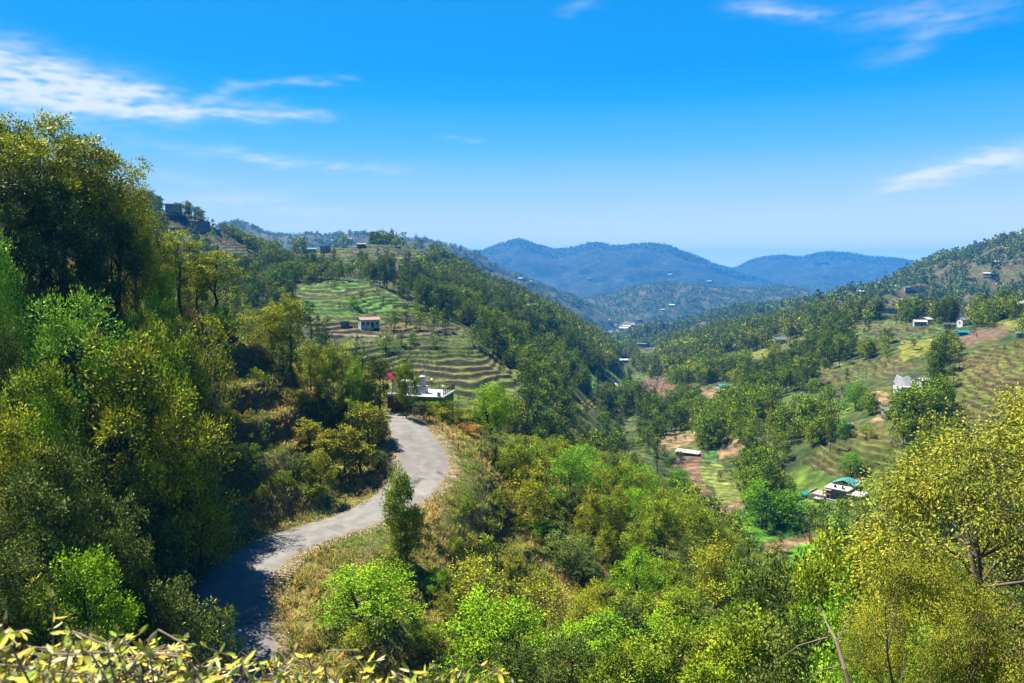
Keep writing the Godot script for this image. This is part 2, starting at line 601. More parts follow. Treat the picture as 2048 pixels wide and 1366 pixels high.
# ---------------------------------------------------------------- hills farther off: sheets lofted over surveyed lines
# lines run near to far; each is a row of [u, v, distance] along the hill
class Sheet:
	var p := PackedVector3Array()
	var open := PackedByteArray()    # 1 where no forest stands
	var nc := 0
	var nr := 0
	var u0 := 0.0
	var du := 1.0

const SPUR := [
	[[-150, 800, 150], [250, 800, 150], [600, 850, 180], [800, 852, 190], [950, 900, 185], [1100, 970, 205], [1200, 1010, 212], [1350, 1080, 205]],
	[[-150, 750, 200], [250, 740, 200], [600, 762, 220], [800, 800, 225], [900, 806, 225], [1000, 797, 230], [1050, 793, 238], [1100, 845, 250], [1200, 890, 275], [1350, 955, 290]],
	[[-150, 660, 290], [250, 645, 290], [450, 655, 292], [650, 670, 302], [760, 674, 303], [870, 664, 310], [950, 684, 310], [1000, 712, 310], [1050, 734, 312], [1100, 765, 330], [1200, 815, 370], [1350, 900, 380]],
	[[-150, 580, 420], [250, 560, 420], [450, 580, 420], [600, 636, 335], [735, 638, 335], [850, 625, 370], [1000, 665, 400], [1100, 698, 430], [1200, 752, 480], [1350, 850, 480]],
	[[-150, 530, 520], [250, 500, 520], [450, 548, 500], [600, 575, 410], [690, 564, 415], [800, 594, 410], [900, 604, 460], [1000, 626, 500], [1100, 658, 540], [1200, 712, 600], [1350, 815, 620]],
	[[-150, 490, 600], [250, 462, 600], [345, 470, 600], [420, 470, 600], [450, 492, 600], [560, 528, 610], [700, 524, 610], [830, 528, 630], [900, 553, 650], [1000, 594, 690], [1100, 632, 730], [1200, 690, 790], [1350, 790, 800]],
	[[-150, 428, 660], [250, 400, 660], [340, 424, 650], [400, 436, 650], [425, 452, 650], [450, 468, 660], [500, 497, 680], [560, 512, 700], [600, 500, 740], [700, 492, 760], [760, 489, 780], [830, 494, 780], [870, 511, 780], [900, 528, 780], [950, 554, 790], [1000, 578, 800], [1050, 597, 820], [1100, 620, 850], [1150, 646, 880], [1200, 676, 910], [1250, 712, 930], [1350, 780, 960]],
	[[-150, 530, 900], [250, 500, 900], [600, 590, 950], [830, 590, 1000], [1000, 680, 1000], [1200, 760, 1100], [1350, 840, 1100]],
]
const FARMLAND := [
	[[1100, 1060, 185], [1200, 1060, 178], [1300, 1085, 170], [1400, 1140, 160], [1500, 1220, 150], [1600, 1230, 150], [1800, 1340, 140], [2050, 1410, 130], [2350, 1450, 125]],
	[[1100, 960, 235], [1200, 942, 232], [1320, 938, 244], [1400, 1000, 215], [1500, 1060, 190], [1600, 1082, 182], [1700, 1075, 186], [1800, 1080, 185], [2050, 1050, 190], [2350, 1050, 190]],
	[[1100, 935, 280], [1200, 905, 275], [1300, 902, 274], [1400, 922, 258], [1500, 955, 240], [1600, 985, 222], [1680, 1002, 212], [1750, 1000, 213], [1900, 962, 214], [2048, 960, 205], [2350, 940, 200]],
	[[1100, 890, 360], [1200, 862, 340], [1300, 862, 326], [1400, 872, 294], [1500, 868, 272], [1600, 878, 256], [1700, 888, 239], [1800, 850, 247], [1900, 838, 246], [2048, 818, 240], [2350, 780, 245]],
	[[1100, 830, 480], [1200, 792, 475], [1300, 792, 450], [1400, 800, 400], [1500, 800, 370], [1600, 800, 330], [1700, 800, 300], [1800, 780, 300], [1900, 760, 300], [2048, 740, 290], [2350, 720, 290]],
	[[1100, 770, 800], [1200, 730, 800], [1300, 742, 680], [1400, 732, 580], [1500, 722, 520], [1600, 715, 460], [1700, 710, 420], [1800, 690, 400], [1900, 690, 380], [2048, 672, 370], [2350, 650, 370]],
	[[1100, 740, 1150], [1200, 700, 1150], [1250, 694, 1120], [1300, 694, 1050], [1400, 674, 950], [1500, 656, 860], [1600, 640, 760], [1680, 626, 680], [1750, 626, 640], [1850, 634, 580], [1950, 636, 540], [2048, 626, 500], [2350, 600, 480]],
	[[1100, 800, 1400], [1300, 735, 1300], [1500, 700, 1100], [1680, 672, 900], [1850, 680, 800], [2350, 680, 700]],
]
const VALLEY_SIDE := [
	[[1100, 720, 1500], [1250, 705, 1250], [1400, 695, 1150], [1750, 660, 900]],
	[[1100, 700, 1600], [1200, 690, 1500], [1260, 672, 1400], [1310, 664, 1400], [1360, 668, 1400], [1450, 650, 1350], [1750, 640, 1100]],
	[[1100, 690, 1900], [1200, 682, 1800], [1300, 668, 1650], [1400, 638, 1750], [1440, 626, 1800], [1480, 614, 1850], [1540, 614, 1850], [1590, 606, 1800], [1640, 606, 1750], [1690, 618, 1600], [1750, 622, 1500]],
	[[1100, 710, 2300], [1400, 680, 2300], [1600, 650, 2200], [1750, 650, 2000]],
]
const LEFT_RANGE := [
	[[250, 720, 1500], [600, 700, 1600], [1000, 710, 1600], [1300, 700, 1700], [1400, 700, 1800]],
	[[250, 560, 2100], [600, 560, 2100], [900, 600, 2100], [1100, 660, 2100], [1250, 684, 2200], [1400, 690, 2300]],
	[[250, 490, 2800], [380, 474, 2750], [440, 454, 2700], [485, 446, 2700], [540, 470, 2650], [620, 471, 2600], [700, 469, 2550], [760, 467, 2500], [800, 475, 2500], [850, 481, 2500], [900, 491, 2450], [950, 508, 2450], [1000, 531, 2450], [1060, 558, 2450], [1120, 583, 2450], [1200, 622, 2500], [1260, 652, 2500], [1400, 690, 2600]],
	[[250, 560, 3400], [760, 560, 3300], [1100, 640, 3200], [1400, 720, 3000]],
]
const VALLEY_HILL := [
	[[1050, 705, 2000], [1240, 700, 1900], [1400, 690, 2000], [1800, 670, 2000]],
	[[1050, 660, 2500], [1200, 655, 2450], [1290, 640, 2600], [1400, 640, 2700], [1600, 640, 2700], [1800, 640, 2700]],
	[[1050, 625, 3200], [1150, 604, 3200], [1230, 586, 3200], [1280, 571, 3200], [1330, 566, 3200], [1400, 573, 3200], [1460, 580, 3200], [1560, 575, 3300], [1620, 583, 3300], [1680, 601, 3300], [1740, 622, 3300], [1800, 640, 3300]],
	[[1050, 660, 3900], [1350, 640, 3900], [1800, 680, 3900]],
]
const MOUNTAIN := [
	[[800, 660, 3800], [1150, 640, 3700], [1400, 620, 3900], [1750, 640, 4000]],
	[[800, 560, 4700], [960, 545, 4700], [1150, 560, 4600], [1400, 570, 4600], [1750, 620, 4700]],
	[[800, 530, 5500], [900, 508, 5500], [960, 502, 5500], [1000, 489, 5500], [1036, 479, 5500], [1080, 493, 5500], [1110, 501, 5500], [1150, 495, 5500], [1190, 486, 5500], [1230, 493, 5500], [1280, 489, 5500], [1330, 491, 5500], [1380, 509, 5500], [1430, 531, 5500], [1480, 547, 5500], [1550, 567, 5500], [1650, 592, 5500], [1750, 620, 5500]],
	[[800, 600, 6500], [1200, 580, 6500], [1750, 680, 6500]],
]
const RIGHT_MOUNTAIN := [
	[[1300, 640, 4300], [1500, 625, 4400], [1800, 620, 4300], [2100, 630, 4300]],
	[[1300, 600, 5600], [1500, 565, 5600], [1650, 560, 5400], [1850, 575, 5400], [2100, 590, 5400]],
	[[1300, 590, 6600], [1380, 562, 6600], [1460, 541, 6600], [1500, 522, 6600], [1560, 513, 6600], [1600, 515, 6600], [1650, 507, 6600], [1700, 509, 6600], [1740, 516, 6600], [1800, 518, 6600], [1830, 523, 6600], [1900, 541, 6600], [2000, 560, 6600], [2100, 570, 6600]],
	[[1300, 640, 7600], [1650, 600, 7600], [2100, 640, 7600]],
]
const LAST_RIDGE := [
	[[300, 600, 7800], [1440, 600, 8000], [2100, 600, 8000]],
	[[300, 530, 9000], [1380, 538, 9000], [1430, 528, 9000], [1470, 536, 9000], [2100, 560, 9000]],
	[[300, 590, 9900], [1440, 590, 9900], [2100, 600, 9900]],
]
const RIGHT_HILL := [
	[[1560, 650, 900], [1700, 640, 900], [2048, 660, 850], [2400, 660, 800]],
	[[1560, 632, 1150], [1690, 606, 1150], [1850, 590, 1150], [2048, 575, 1100], [2400, 560, 1100]],
	[[1560, 640, 1650], [1640, 618, 1650], [1700, 594, 1620], [1760, 569, 1600], [1820, 544, 1580], [1860, 525, 1560], [1900, 516, 1550], [1950, 502, 1530], [1990, 489, 1510], [2020, 481, 1500], [2048, 478, 1500], [2150, 464, 1480], [2400, 480, 1450]],
	[[1560, 680, 2000], [1800, 640, 2000], [2100, 560, 1900], [2400, 560, 1900]],
]
# open land by bearing: name of colour, terrace step (0 = none), outline
const OPEN := [
	["terrace_olive", 1.4, [640, 684, 700, 680, 770, 690, 900, 688, 960, 692, 1000, 720, 1052, 742, 1040, 775, 1000, 800, 890, 808, 800, 795, 760, 742, 700, 722]],
	["terrace_mixed", 1.2, [596, 634, 700, 630, 830, 622, 905, 648, 965, 664, 940, 684, 760, 678, 640, 676]],
	["wheat_bright", 1.5, [592, 577, 640, 562, 690, 561, 742, 571, 792, 591, 834, 622, 790, 630, 600, 634]],
	["terrace_green", 2.9, [572, 514, 600, 500, 700, 489, 830, 489, 864, 506, 832, 526, 700, 530, 588, 527]],
	["terrace_dry", 2.2, [420, 472, 452, 474, 500, 500, 545, 522, 520, 530, 450, 512, 415, 492]],
	["terrace_dry", 2.4, [330, 425, 405, 436, 440, 452, 440, 472, 336, 474]],
	["plough_red", 0.0, [1340, 936, 1352, 918, 1376, 911, 1402, 905, 1400, 935, 1410, 965, 1422, 985, 1408, 1006, 1394, 1000, 1380, 952]],
	["plough_tan", 0.0, [1428, 895, 1468, 884, 1490, 890, 1478, 906, 1434, 921]],
	["crop_green", 0.0, [1405, 905, 1430, 898, 1430, 920, 1402, 926]],
	["hay_rows", 0.0, [1398, 931, 1440, 925, 1453, 945, 1440, 970, 1412, 968]],
	["hay_rows", 0.0, [1432, 970, 1482, 964, 1478, 1000, 1426, 1010]],
	["plough_tan", 0.0, [1420, 1011, 1490, 997, 1494, 1012, 1470, 1024, 1430, 1026]],
	["wheat_bright", 0.0, [1462, 1028, 1520, 1038, 1640, 1056, 1642, 1064, 1560, 1078, 1520, 1088, 1490, 1068]],
	["plough_tan", 0.0, [1524, 1094, 1560, 1076, 1620, 1063, 1646, 1066, 1642, 1084, 1580, 1096, 1545, 1110]],
	["wheat_bright", 0.0, [1578, 1098, 1648, 1085, 1650, 1116, 1604, 1126, 1574, 1116]],
	["grass_bright", 0.0, [1580, 950, 1600, 925, 1640, 945, 1700, 960, 1760, 940, 1760, 1040, 1700, 1050, 1620, 1040, 1585, 1000]],
	["grass_slope", 1.4, [1640, 880, 1700, 862, 1765, 846, 1810, 900, 1780, 955, 1700, 962, 1610, 945]],
	["wheat_bright", 0.0, [1757, 893, 1775, 905, 1781, 925, 1770, 922, 1760, 908]],
	["terrace_rust", 1.1, [1880, 760, 1962, 694, 2048, 684, 2200, 684, 2200, 850, 1900, 850, 1900, 800]],
	["grass_yellow", 0.0, [1798, 686, 1868, 672, 1872, 706, 1806, 720]],
	["plough_red", 0.0, [1898, 690, 1946, 660, 2012, 654, 2010, 672, 1934, 694]],
	["grass_yellow", 0.0, [1992, 648, 2030, 640, 2040, 656, 1990, 662]],
	["terrace_green", 1.4, [1700, 650, 1760, 640, 1850, 648, 1935, 654, 1900, 686, 1800, 684, 1700, 678]],
	["terrace_dry", 1.4, [1640, 745, 1700, 722, 1800, 712, 1840, 735, 1760, 762, 1640, 772]],
	["plough_tan", 0.0, [1738, 790, 1776, 780, 1780, 806, 1752, 818]],
	["grass_bright", 0.0, [1660, 800, 1730, 795, 1740, 818, 1690, 826, 1650, 815]],
	["grass_bright", 0.0, [1540, 790, 1640, 786, 1640, 800, 1560, 806]],
	["plough_tan", 0.0, [1752, 832, 1772, 830, 1772, 846, 1750, 846]],
	["terrace_red", 1.6, [1262, 762, 1330, 752, 1358, 776, 1330, 790, 1280, 788]],
	["terrace_green", 1.6, [1200, 742, 1260, 735, 1300, 755, 1262, 770, 1215, 762]],
	["crop_green", 1.2, [1212, 838, 1262, 832, 1300, 858, 1280, 868, 1220, 858]],
	["grass_yellow", 1.2, [1150, 800, 1200, 792, 1200, 815, 1165, 828]],
	["wheat_bright", 0.0, [1176, 748, 1196, 752, 1190, 790, 1180, 785]],
	["terrace_dry", 1.2, [1268, 688, 1310, 690, 1318, 716, 1280, 712]],
	["terrace_dry", 1.3, [1545, 690, 1610, 668, 1625, 690, 1560, 704]],
	["grass_yellow", 0.0, [1498, 706, 1535, 694, 1540, 716, 1505, 722]],
	["plough_tan", 0.0, [1395, 780, 1440, 770, 1460, 790, 1420, 800]],
	["plough_tan", 0.0, [1310, 872, 1392, 862, 1396, 880, 1345, 900, 1318, 902]],
]
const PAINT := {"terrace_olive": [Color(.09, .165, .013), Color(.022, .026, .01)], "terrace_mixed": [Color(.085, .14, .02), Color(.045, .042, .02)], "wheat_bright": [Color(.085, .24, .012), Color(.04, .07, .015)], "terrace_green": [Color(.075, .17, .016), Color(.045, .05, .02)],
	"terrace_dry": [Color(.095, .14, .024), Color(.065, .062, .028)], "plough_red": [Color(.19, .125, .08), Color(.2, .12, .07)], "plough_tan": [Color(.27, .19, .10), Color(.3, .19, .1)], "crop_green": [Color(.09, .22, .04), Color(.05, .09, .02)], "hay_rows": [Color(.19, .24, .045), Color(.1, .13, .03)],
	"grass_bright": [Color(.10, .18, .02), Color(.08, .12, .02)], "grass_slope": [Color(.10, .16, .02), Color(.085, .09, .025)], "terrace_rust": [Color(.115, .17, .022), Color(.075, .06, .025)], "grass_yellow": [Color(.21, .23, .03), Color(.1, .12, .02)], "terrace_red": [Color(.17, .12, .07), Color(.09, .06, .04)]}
var spur: Sheet
var farmland: Sheet

var far_sheets: Array = []

func across(line: Array, u: float) -> Vector3:
	var n := line.size()
	var k := 0
	while k < n - 2 and u > line[k + 1][0]:
		k += 1
	var a: Array = line[k]
	var b: Array = line[k + 1]
	var t := clampf((u - a[0]) / float(b[0] - a[0]), 0.0, 1.0)
	var pa: Array = line[maxi(k - 1, 0)]
	var nb: Array = line[mini(k + 2, n - 1)]
	var dt := float(b[0] - a[0])
	var out := Vector3(u, 0, 0)
	for q in [1, 2]:
		var m0: float = 0.0 if k == 0 else (b[q] - pa[q]) / float(b[0] - pa[0]) * dt
		var m1: float = 0.0 if k == n - 2 else (nb[q] - a[q]) / float(nb[0] - a[0]) * dt
		var h: float = (2 * t * t * t - 3 * t * t + 1) * a[q] + (t * t * t - 2 * t * t + t) * m0 + (3 * t * t - 2 * t * t * t) * b[q] + (t * t * t - t * t) * m1
		out[q] = h
	return survey(u, out.y, maxf(out.z, 10.0))

func loft(lines: Array, du: float, rows: Array, rough: float, ridge: float, sd: float, fields: bool) -> Sheet:
	var s := Sheet.new()
	var first: Array = lines[0]
	s.u0 = first[0][0]
	s.du = du
	s.nc = int((first[-1][0] - first[0][0]) / du) + 1
	var total := 1
	for r in rows: total += r
	s.nr = total
	s.p.resize(s.nc * s.nr)
	var nl := lines.size()
	for q in s.nc:
		var u := s.u0 + q * du
		var k: Array = []
		for l in lines: k.append(across(l, u))
		var r: Array = []
		for x in k: r.append(Vector2(x.x, x.z).length())
		var sl: Array = []
		for i in nl - 1: sl.append((k[i + 1].y - k[i].y) / maxf(r[i + 1] - r[i], 0.5))
		var m: Array = []
		for i in nl:
			if i == 0: m.append(sl[0])
			elif i == nl - 1: m.append(sl[-1])
			elif sl[i - 1] * sl[i] <= 0.0: m.append(0.0)
			else: m.append(2.0 * sl[i - 1] * sl[i] / (sl[i - 1] + sl[i]))
		var row := 0
		for i in nl - 1:
			var d: float = r[i + 1] - r[i]
			for w in rows[i] + (1 if i == nl - 2 else 0):
				var t: float = float(w) / rows[i]
				var h: float = (2 * t * t * t - 3 * t * t + 1) * k[i].y + (t * t * t - 2 * t * t + t) * m[i] * d + (3 * t * t - 2 * t * t * t) * k[i + 1].y + (t * t * t - t * t) * m[i + 1] * d
				var at: Vector3 = k[i].lerp(k[i + 1], t)
				# gullies and spurs, quieter towards the crest line
				var quiet := 1.0
				if i >= nl - 3: quiet = 0.25 + 0.75 * ((1.0 - t) if i == nl - 3 else t)
				if ridge > 0.0:
					h += (absf(n_big.get_noise_2d(at.x * sd, at.z * sd)) * -2.0 + 0.4) * ridge * quiet
				h += n_mid.get_noise_2d(at.x * 0.5, at.z * 0.5) * rough * quiet
				s.p[row * s.nc + q] = Vector3(at.x, h, at.z)
				row += 1
	s.open.resize(s.nc * s.nr)
	return s

func field_at(uv: Vector2) -> int:
	for k in OPEN.size():
		var bb: Rect2 = boxes[k]
		if bb.has_point(uv) and Geometry2D.is_point_in_polygon(uv, outlines[k]):
			return k
	return -1

var outlines: Array = []
var boxes: Array = []

func make_hills() -> void:
	for f in OPEN:
		var o := PackedVector2Array()
		for k in range(0, f[2].size(), 2):
			o.append(Vector2(f[2][k], f[2][k + 1]))
		outlines.append(o)
		var b := Rect2(o[0], Vector2.ZERO)
		for q in o: b = b.expand(q)
		boxes.append(b)
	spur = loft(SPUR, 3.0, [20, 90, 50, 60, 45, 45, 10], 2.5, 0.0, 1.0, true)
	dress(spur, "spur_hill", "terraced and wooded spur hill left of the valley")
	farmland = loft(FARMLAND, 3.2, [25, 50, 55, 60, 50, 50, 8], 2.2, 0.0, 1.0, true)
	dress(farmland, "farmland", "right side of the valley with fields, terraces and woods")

	var set_ := [[VALLEY_SIDE, 6.0, [20, 40, 10], 8.0, 22.0, 0.8, "valley_hill", "wooded valley side below the mountains", "hill"],
		[RIGHT_HILL, 5.0, [30, 70, 8], 8.0, 38.0, 0.85, "right_hill", "high brown and green hill at the right edge", "hill"],
		[LEFT_RANGE, 6.0, [20, 50, 8], 10.0, 45.0, 0.55, "left_range", "hazy blue range behind the spur hill", "hill"],
		[VALLEY_HILL, 6.0, [24, 40, 8], 10.0, 45.0, 0.6, "rounded_hill", "low rounded hazy hill in the valley mouth", "hill"],
		[MOUNTAIN, 6.0, [20, 50, 8], 8.0, 70.0, 0.3, "blue_mountain", "long blue mountain with a peak in the middle distance", "far_hill"],
		[RIGHT_MOUNTAIN, 6.0, [20, 50, 8], 8.0, 70.0, 0.28, "far_mountain", "blue mountain right of the valley mouth", "far_hill"],
		[LAST_RIDGE, 12.0, [10, 10], 10.0, 0.0, 0.3, "last_ridge", "pale farthest ridge in the gap between mountains", "far_hill"]]
	for k in set_:
		var s := loft(k[0], k[1], k[2], k[3], k[4], k[5], false)
		far_sheets.append(s)
		var c := PackedColorArray()
		c.resize(s.p.size())
		for i in s.p.size():
			var at := s.p[i]
			var a := n_mid.get_noise_2d(at.x * 0.25, at.z * 0.25)
			var b := n_mid.get_noise_2d(at.x * 1.1 + 500.0, at.z * 1.1)
			var cc := Color(.045, .06, .018).lerp(Color(.10, .11, .035), clampf(0.4 + b * 1.3, 0.0, 1.0))
			# bare terraced patches among the trees
			if k[8] == "far_hill": cc = Color(.035, .048, .016).lerp(Color(.055, .065, .022), clampf(0.5 + b + a, 0.0, 1.0))
			var bare: bool = a > 0.13 and b > -0.1 and k[8] != "far_hill"
			if k[6] == "right_hill":
				bare = a > -0.02 and b > -0.15
			if bare:
				var st := sin(at.y * (1.1 if k[6] == "right_hill" else 0.35) + b * 5.0)
				cc = Color(.17, .12, .06).lerp(Color(.10, .12, .035), clampf(0.5 + 0.5 * st + b, 0.0, 1.0))
				s.open[i] = 1
			if k[6] == "rounded_hill" and at.y < -150.0 and Vector2(at.x, at.z).length() < 2450.0 and absf(bearing(at).x - 1260.0) < 75.0:
				cc = Color(.24, .17, .13).lerp(Color(.10, .14, .06), 0.5 + 0.5 * sin(at.z * 0.1 + at.x * 0.02))
				s.open[i] = 1
			c[i] = cc
		structure(k[6], sheet_mesh(s.p, c, s.nc, s.nr), k[8], k[7])

# colours, terraces and open land of the two nearer hills
func dress(s: Sheet, called: String, label: String) -> void:
	var c := PackedColorArray()
	c.resize(s.p.size())
	for i in s.p.size():
		var at := s.p[i]
		var uv := bearing(at)
		var a := n_mid.get_noise_2d(at.x * 1.2, at.z * 1.2)
		var b := n_fine.get_noise_2d(at.x * 0.7, at.z * 0.7)
		var wood := Color(.04, .07, .014).lerp(Color(.115, .14, .028), clampf(0.4 + a + b * 0.6, 0.0, 1.0))
		var k := field_at(uv + Vector2(a, b) * 11.0)
		if k >= 0:
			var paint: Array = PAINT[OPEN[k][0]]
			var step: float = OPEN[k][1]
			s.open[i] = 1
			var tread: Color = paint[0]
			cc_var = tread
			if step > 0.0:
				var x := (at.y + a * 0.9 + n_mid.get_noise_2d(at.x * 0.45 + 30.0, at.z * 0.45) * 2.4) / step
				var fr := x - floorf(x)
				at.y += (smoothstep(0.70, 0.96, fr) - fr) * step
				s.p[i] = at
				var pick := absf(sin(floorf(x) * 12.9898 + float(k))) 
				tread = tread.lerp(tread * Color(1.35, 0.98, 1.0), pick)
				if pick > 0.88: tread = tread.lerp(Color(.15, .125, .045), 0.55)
				cc_var = paint[1].lerp(tread, 1.0 - smoothstep(0.66, 0.74, fr) + smoothstep(0.95, 1.0, fr))  # riser colour: brown-dark grass, deepened so the step's shade is painted in
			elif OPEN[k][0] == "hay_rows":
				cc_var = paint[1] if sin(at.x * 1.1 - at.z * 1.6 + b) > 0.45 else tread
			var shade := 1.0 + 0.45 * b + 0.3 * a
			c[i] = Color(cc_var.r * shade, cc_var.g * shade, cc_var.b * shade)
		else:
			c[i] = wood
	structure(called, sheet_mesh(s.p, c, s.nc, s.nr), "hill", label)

var cc_var := Color.WHITE

# the first place where the line of sight at this bearing meets the sheet
func on_sheet(s: Sheet, u: float, v: float) -> Vector3:
	var q := clampi(int(round((u - s.u0) / s.du)), 0, s.nc - 1)
	var last := 1e9
	var top := 1e9
	var best := Vector3.ZERO
	for r in s.nr:
		var at := s.p[r * s.nc + q]
		var w := bearing(at).y
		if w <= v and last < 1e8:
			return at
		if w < top:
			top = w
			best = at
		last = w
	return best

# ---------------------------------------------------------------- trees
class Leaves:
	var v := PackedVector3Array()
	var n := PackedVector3Array()
	var c := PackedColorArray()
	var i := PackedInt32Array()
	# one leaf: a folded rhombus from its stalk to its tip
	func leaf(at: Vector3, axis: Vector3, nrm: Vector3, long: float, wide: float, col: Color, soft: Vector3) -> void:
		if nrm.dot(soft) < 0.0: nrm = -nrm
		var s := axis.cross(nrm).normalized() * wide * 0.5
		var k := v.size()
		var mid := at + axis * long * 0.45 - nrm * wide * 0.12
		v.append(at); v.append(mid + s); v.append(at + axis * long); v.append(mid - s)
		var m := (nrm * 0.9 + soft * 0.35).normalized()
		for q in 4:
			n.append(m); c.append(col)
		i.append_array(PackedInt32Array([k, k + 2, k + 1, k, k + 3, k + 2]))
	func limb(a: Vector3, b: Vector3, ra: float, rb: float, col: Color, sides := 5) -> void:
		var d := (b - a).normalized()
		var x := d.cross(Vector3.RIGHT if absf(d.x) < 0.8 else Vector3.BACK).normalized()
		var y := d.cross(x)
		var k := v.size()
		for q in sides:
			var o := x * cos(TAU * q / sides) + y * sin(TAU * q / sides)
			v.append(a + o * ra); v.append(b + o * rb)
			n.append(o); n.append(o)
			c.append(col); c.append(col)
		for q in sides:
			var p := k + q * 2
			var w := k + ((q + 1) % sides) * 2
			i.append_array(PackedInt32Array([p, p + 1, w, w, p + 1, w + 1]))

func dir_any() -> Vector3:
	var y := rng.randf_range(-1.0, 1.0)
	var t := rng.randf() * TAU
	var s := sqrt(1.0 - y * y)
	return Vector3(cos(t) * s, y, sin(t) * s)

func bent_limb(b: Leaves, p0: Vector3, p1: Vector3, r0: float, r1: float, col: Color, sag: float, pieces := 3, sides := 5) -> void:
	var last := p0
	var off := Vector3(rng.randf_range(-1, 1), rng.randf_range(-0.5, 1), rng.randf_range(-1, 1)) * sag
	for k in pieces:
		var t := (k + 1.0) / pieces
		var q := p0.lerp(p1, t) + off * sin(PI * t)
		b.limb(last, q, lerpf(r0, r1, float(k) / pieces), lerpf(r0, r1, t), col, sides)
		last = q

# A tree of height h: trunk with limbs that end in lobes, each lobe full of leaf clumps.
# shape: h, crown radius, crown base, lobes, clumps per lobe, leaves per clump, leaf length, lobe size, palette, bark, lean to round / column / cone
func grow(o: Dictionary) -> Array:
	var wood := Leaves.new()
	var crown := Leaves.new()
	var h: float = o.h
	var cr: float = o.cr
	var cb: float = o.cb * h
	var bark: Color = o.bark
	var r0: float = h * o.get("girth", 0.022)
	var stems: int = o.get("stems", 1)
	var lobes: Array = []
	var nl: int = o.lobes
	for k in nl:
		var t := (k + 0.5) / nl
		var y := cb + (h - cb) * (0.08 + 0.84 * t)
		var prof := 1.0
		match o.shape:
			"round": prof = sqrt(maxf(0.0, 1.0 - pow(2.0 * t - 0.95, 2.0) * 0.92))
			"dome": prof = sqrt(maxf(0.02, 1.0 - pow(t, 2.2)))
			"column": prof = 0.75 + 0.25 * sin(t * 9.0) - 0.5 * pow(t, 4.0)
			"cone": prof = 1.05 - t
			"flat": prof = 0.45 + 0.6 * t
		var ang := k * 2.4 + rng.randf_range(-0.5, 0.5)
		var out := cr * prof * rng.randf_range(0.38, 0.92)
		lobes.append(Vector3(cos(ang) * out, y + rng.randf_range(-0.06, 0.06) * h, sin(ang) * out))
	var tips: Array = []
	for s in stems:
		var a := Vector3.ZERO
		var spread := Vector3(rng.randf_range(-1, 1), 0, rng.randf_range(-1, 1)) * (cr * 0.35 if stems > 1 else h * 0.03)
		var top := Vector3(spread.x * 1.6, h * (0.86 if o.shape != "cone" else 0.97), spread.z * 1.6)
		var prev := a
		var pieces := 6
		for k in pieces:
			var t := (k + 1.0) / pieces
			var p := a.lerp(top, t) + Vector3(rng.randf_range(-1, 1), 0, rng.randf_range(-1, 1)) * h * 0.012
			wood.limb(prev, p, r0 * (1.25 if k == 0 else 1.0 - 0.88 * (k / float(pieces))), r0 * (1.0 - 0.88 * t), bark, o.get("sides", 6))
			tips.append([p, r0 * (1.0 - 0.88 * t)])
			prev = p
	var up: float = o.get("up", 0.35)
	var lsize: float = o.lsize * cr
	for l in lobes:
		# from the trunk knot that lies a little lower
		var best: Array = tips[0]
		var bd := 1e9
		for t in tips:
			var d: float = absf(t[0].y - (l.y - lsize * 0.9 - 0.25 * Vector2(l.x - t[0].x, l.z - t[0].z).length())) + 0.4 * Vector2(l.x - t[0].x, l.z - t[0].z).length()
			if d < bd:
				bd = d
				best = t
		if o.get("limbs", true):
			bent_limb(wood, best[0], l, maxf(best[1] * 0.6, r0 * 0.14), r0 * 0.07, bark, cr * 0.07)
		var tone: float = rng.randf()
		lsize = o.lsize * cr * rng.randf_range(0.68, 1.18)
		for k in o.clumps:
			var d := dir_any()
			d.y = d.y * 0.8 + 0.1
			var reach := lsize * pow(rng.randf(), 0.38) * rng.randf_range(0.75, 1.2)
			var at: Vector3 = l + d * reach
			if at.y < cb * 0.75: continue
			if o.get("twigs", false) and k % 2 == 0:
				wood.limb(l.lerp(at, 0.1), at, r0 * 0.05, r0 * 0.018, bark, 3)
			var soft := (d * 0.7 + (at - Vector3(0, cb + (h - cb) * 0.4, 0)).normalized() * 0.5 + Vector3.UP * 0.2).normalized()
			var pal: Array = o.pal
			var mix := clampf(tone * 0.5 + rng.randf() * 0.6 - 0.05, 0.0, 0.999) * (pal.size() - 1)
			var col: Color = pal[int(mix)].lerp(pal[int(mix) + 1], mix - floorf(mix))
			var cs: float = lsize * o.get("csize", 0.36)
			for q in o.leaves:
				var e := dir_any()
				var pos := at + e * cs * sqrt(rng.randf())
				var ax := (e + d * 0.5 + Vector3.UP * up + dir_any() * 0.5).normalized()
				var nr := (dir_any() + Vector3.UP * 0.6 + d * 0.3)
				nr = (nr - ax * nr.dot(ax)).normalized()
				var g := rng.randf_range(0.6, 1.5)
				var lc := Color(col.r * g, col.g * g * rng.randf_range(0.97, 1.08), col.b * g * 0.6)
				var s := rng.randf_range(0.7, 1.25)
				crown.leaf(pos, ax, nr, o.leaf * s, o.leaf * o.get("slim", 0.55) * s, lc, soft)
		if o.has("bloom"):
			for k in o.get("blooms", 12):
				var d := dir_any()
				d.y = absf(d.y)
				var at: Vector3 = l + d * lsize * rng.randf_range(0.8, 1.15)
				for q in 7:
					var e := dir_any()
					crown.leaf(at, e, e.cross(dir_any()).normalized(), 0.16, 0.1, o.bloom, d)
	return [raw_mesh(wood.v, wood.n, wood.c, wood.i), raw_mesh(crown.v, crown.n, crown.c, crown.i), h, cr]

var kinds := {}       # key -> {name, category, look, many, meshes: [[trunk, crown, h, cr]...]}
const BARK := Color(.075, .055, .04)
const DARK_BARK := Color(.035, .027, .022)
const GREY_BARK := Color(.20, .17, .14)

func kind(key: String, called: String, category: String, look: String, many: String, variants: int, o: Dictionary) -> void:
	var list := []
	for k in variants:
		list.append(grow(o))
	kinds[key] = {"name": called, "category": category, "look": look, "many": many, "meshes": list}

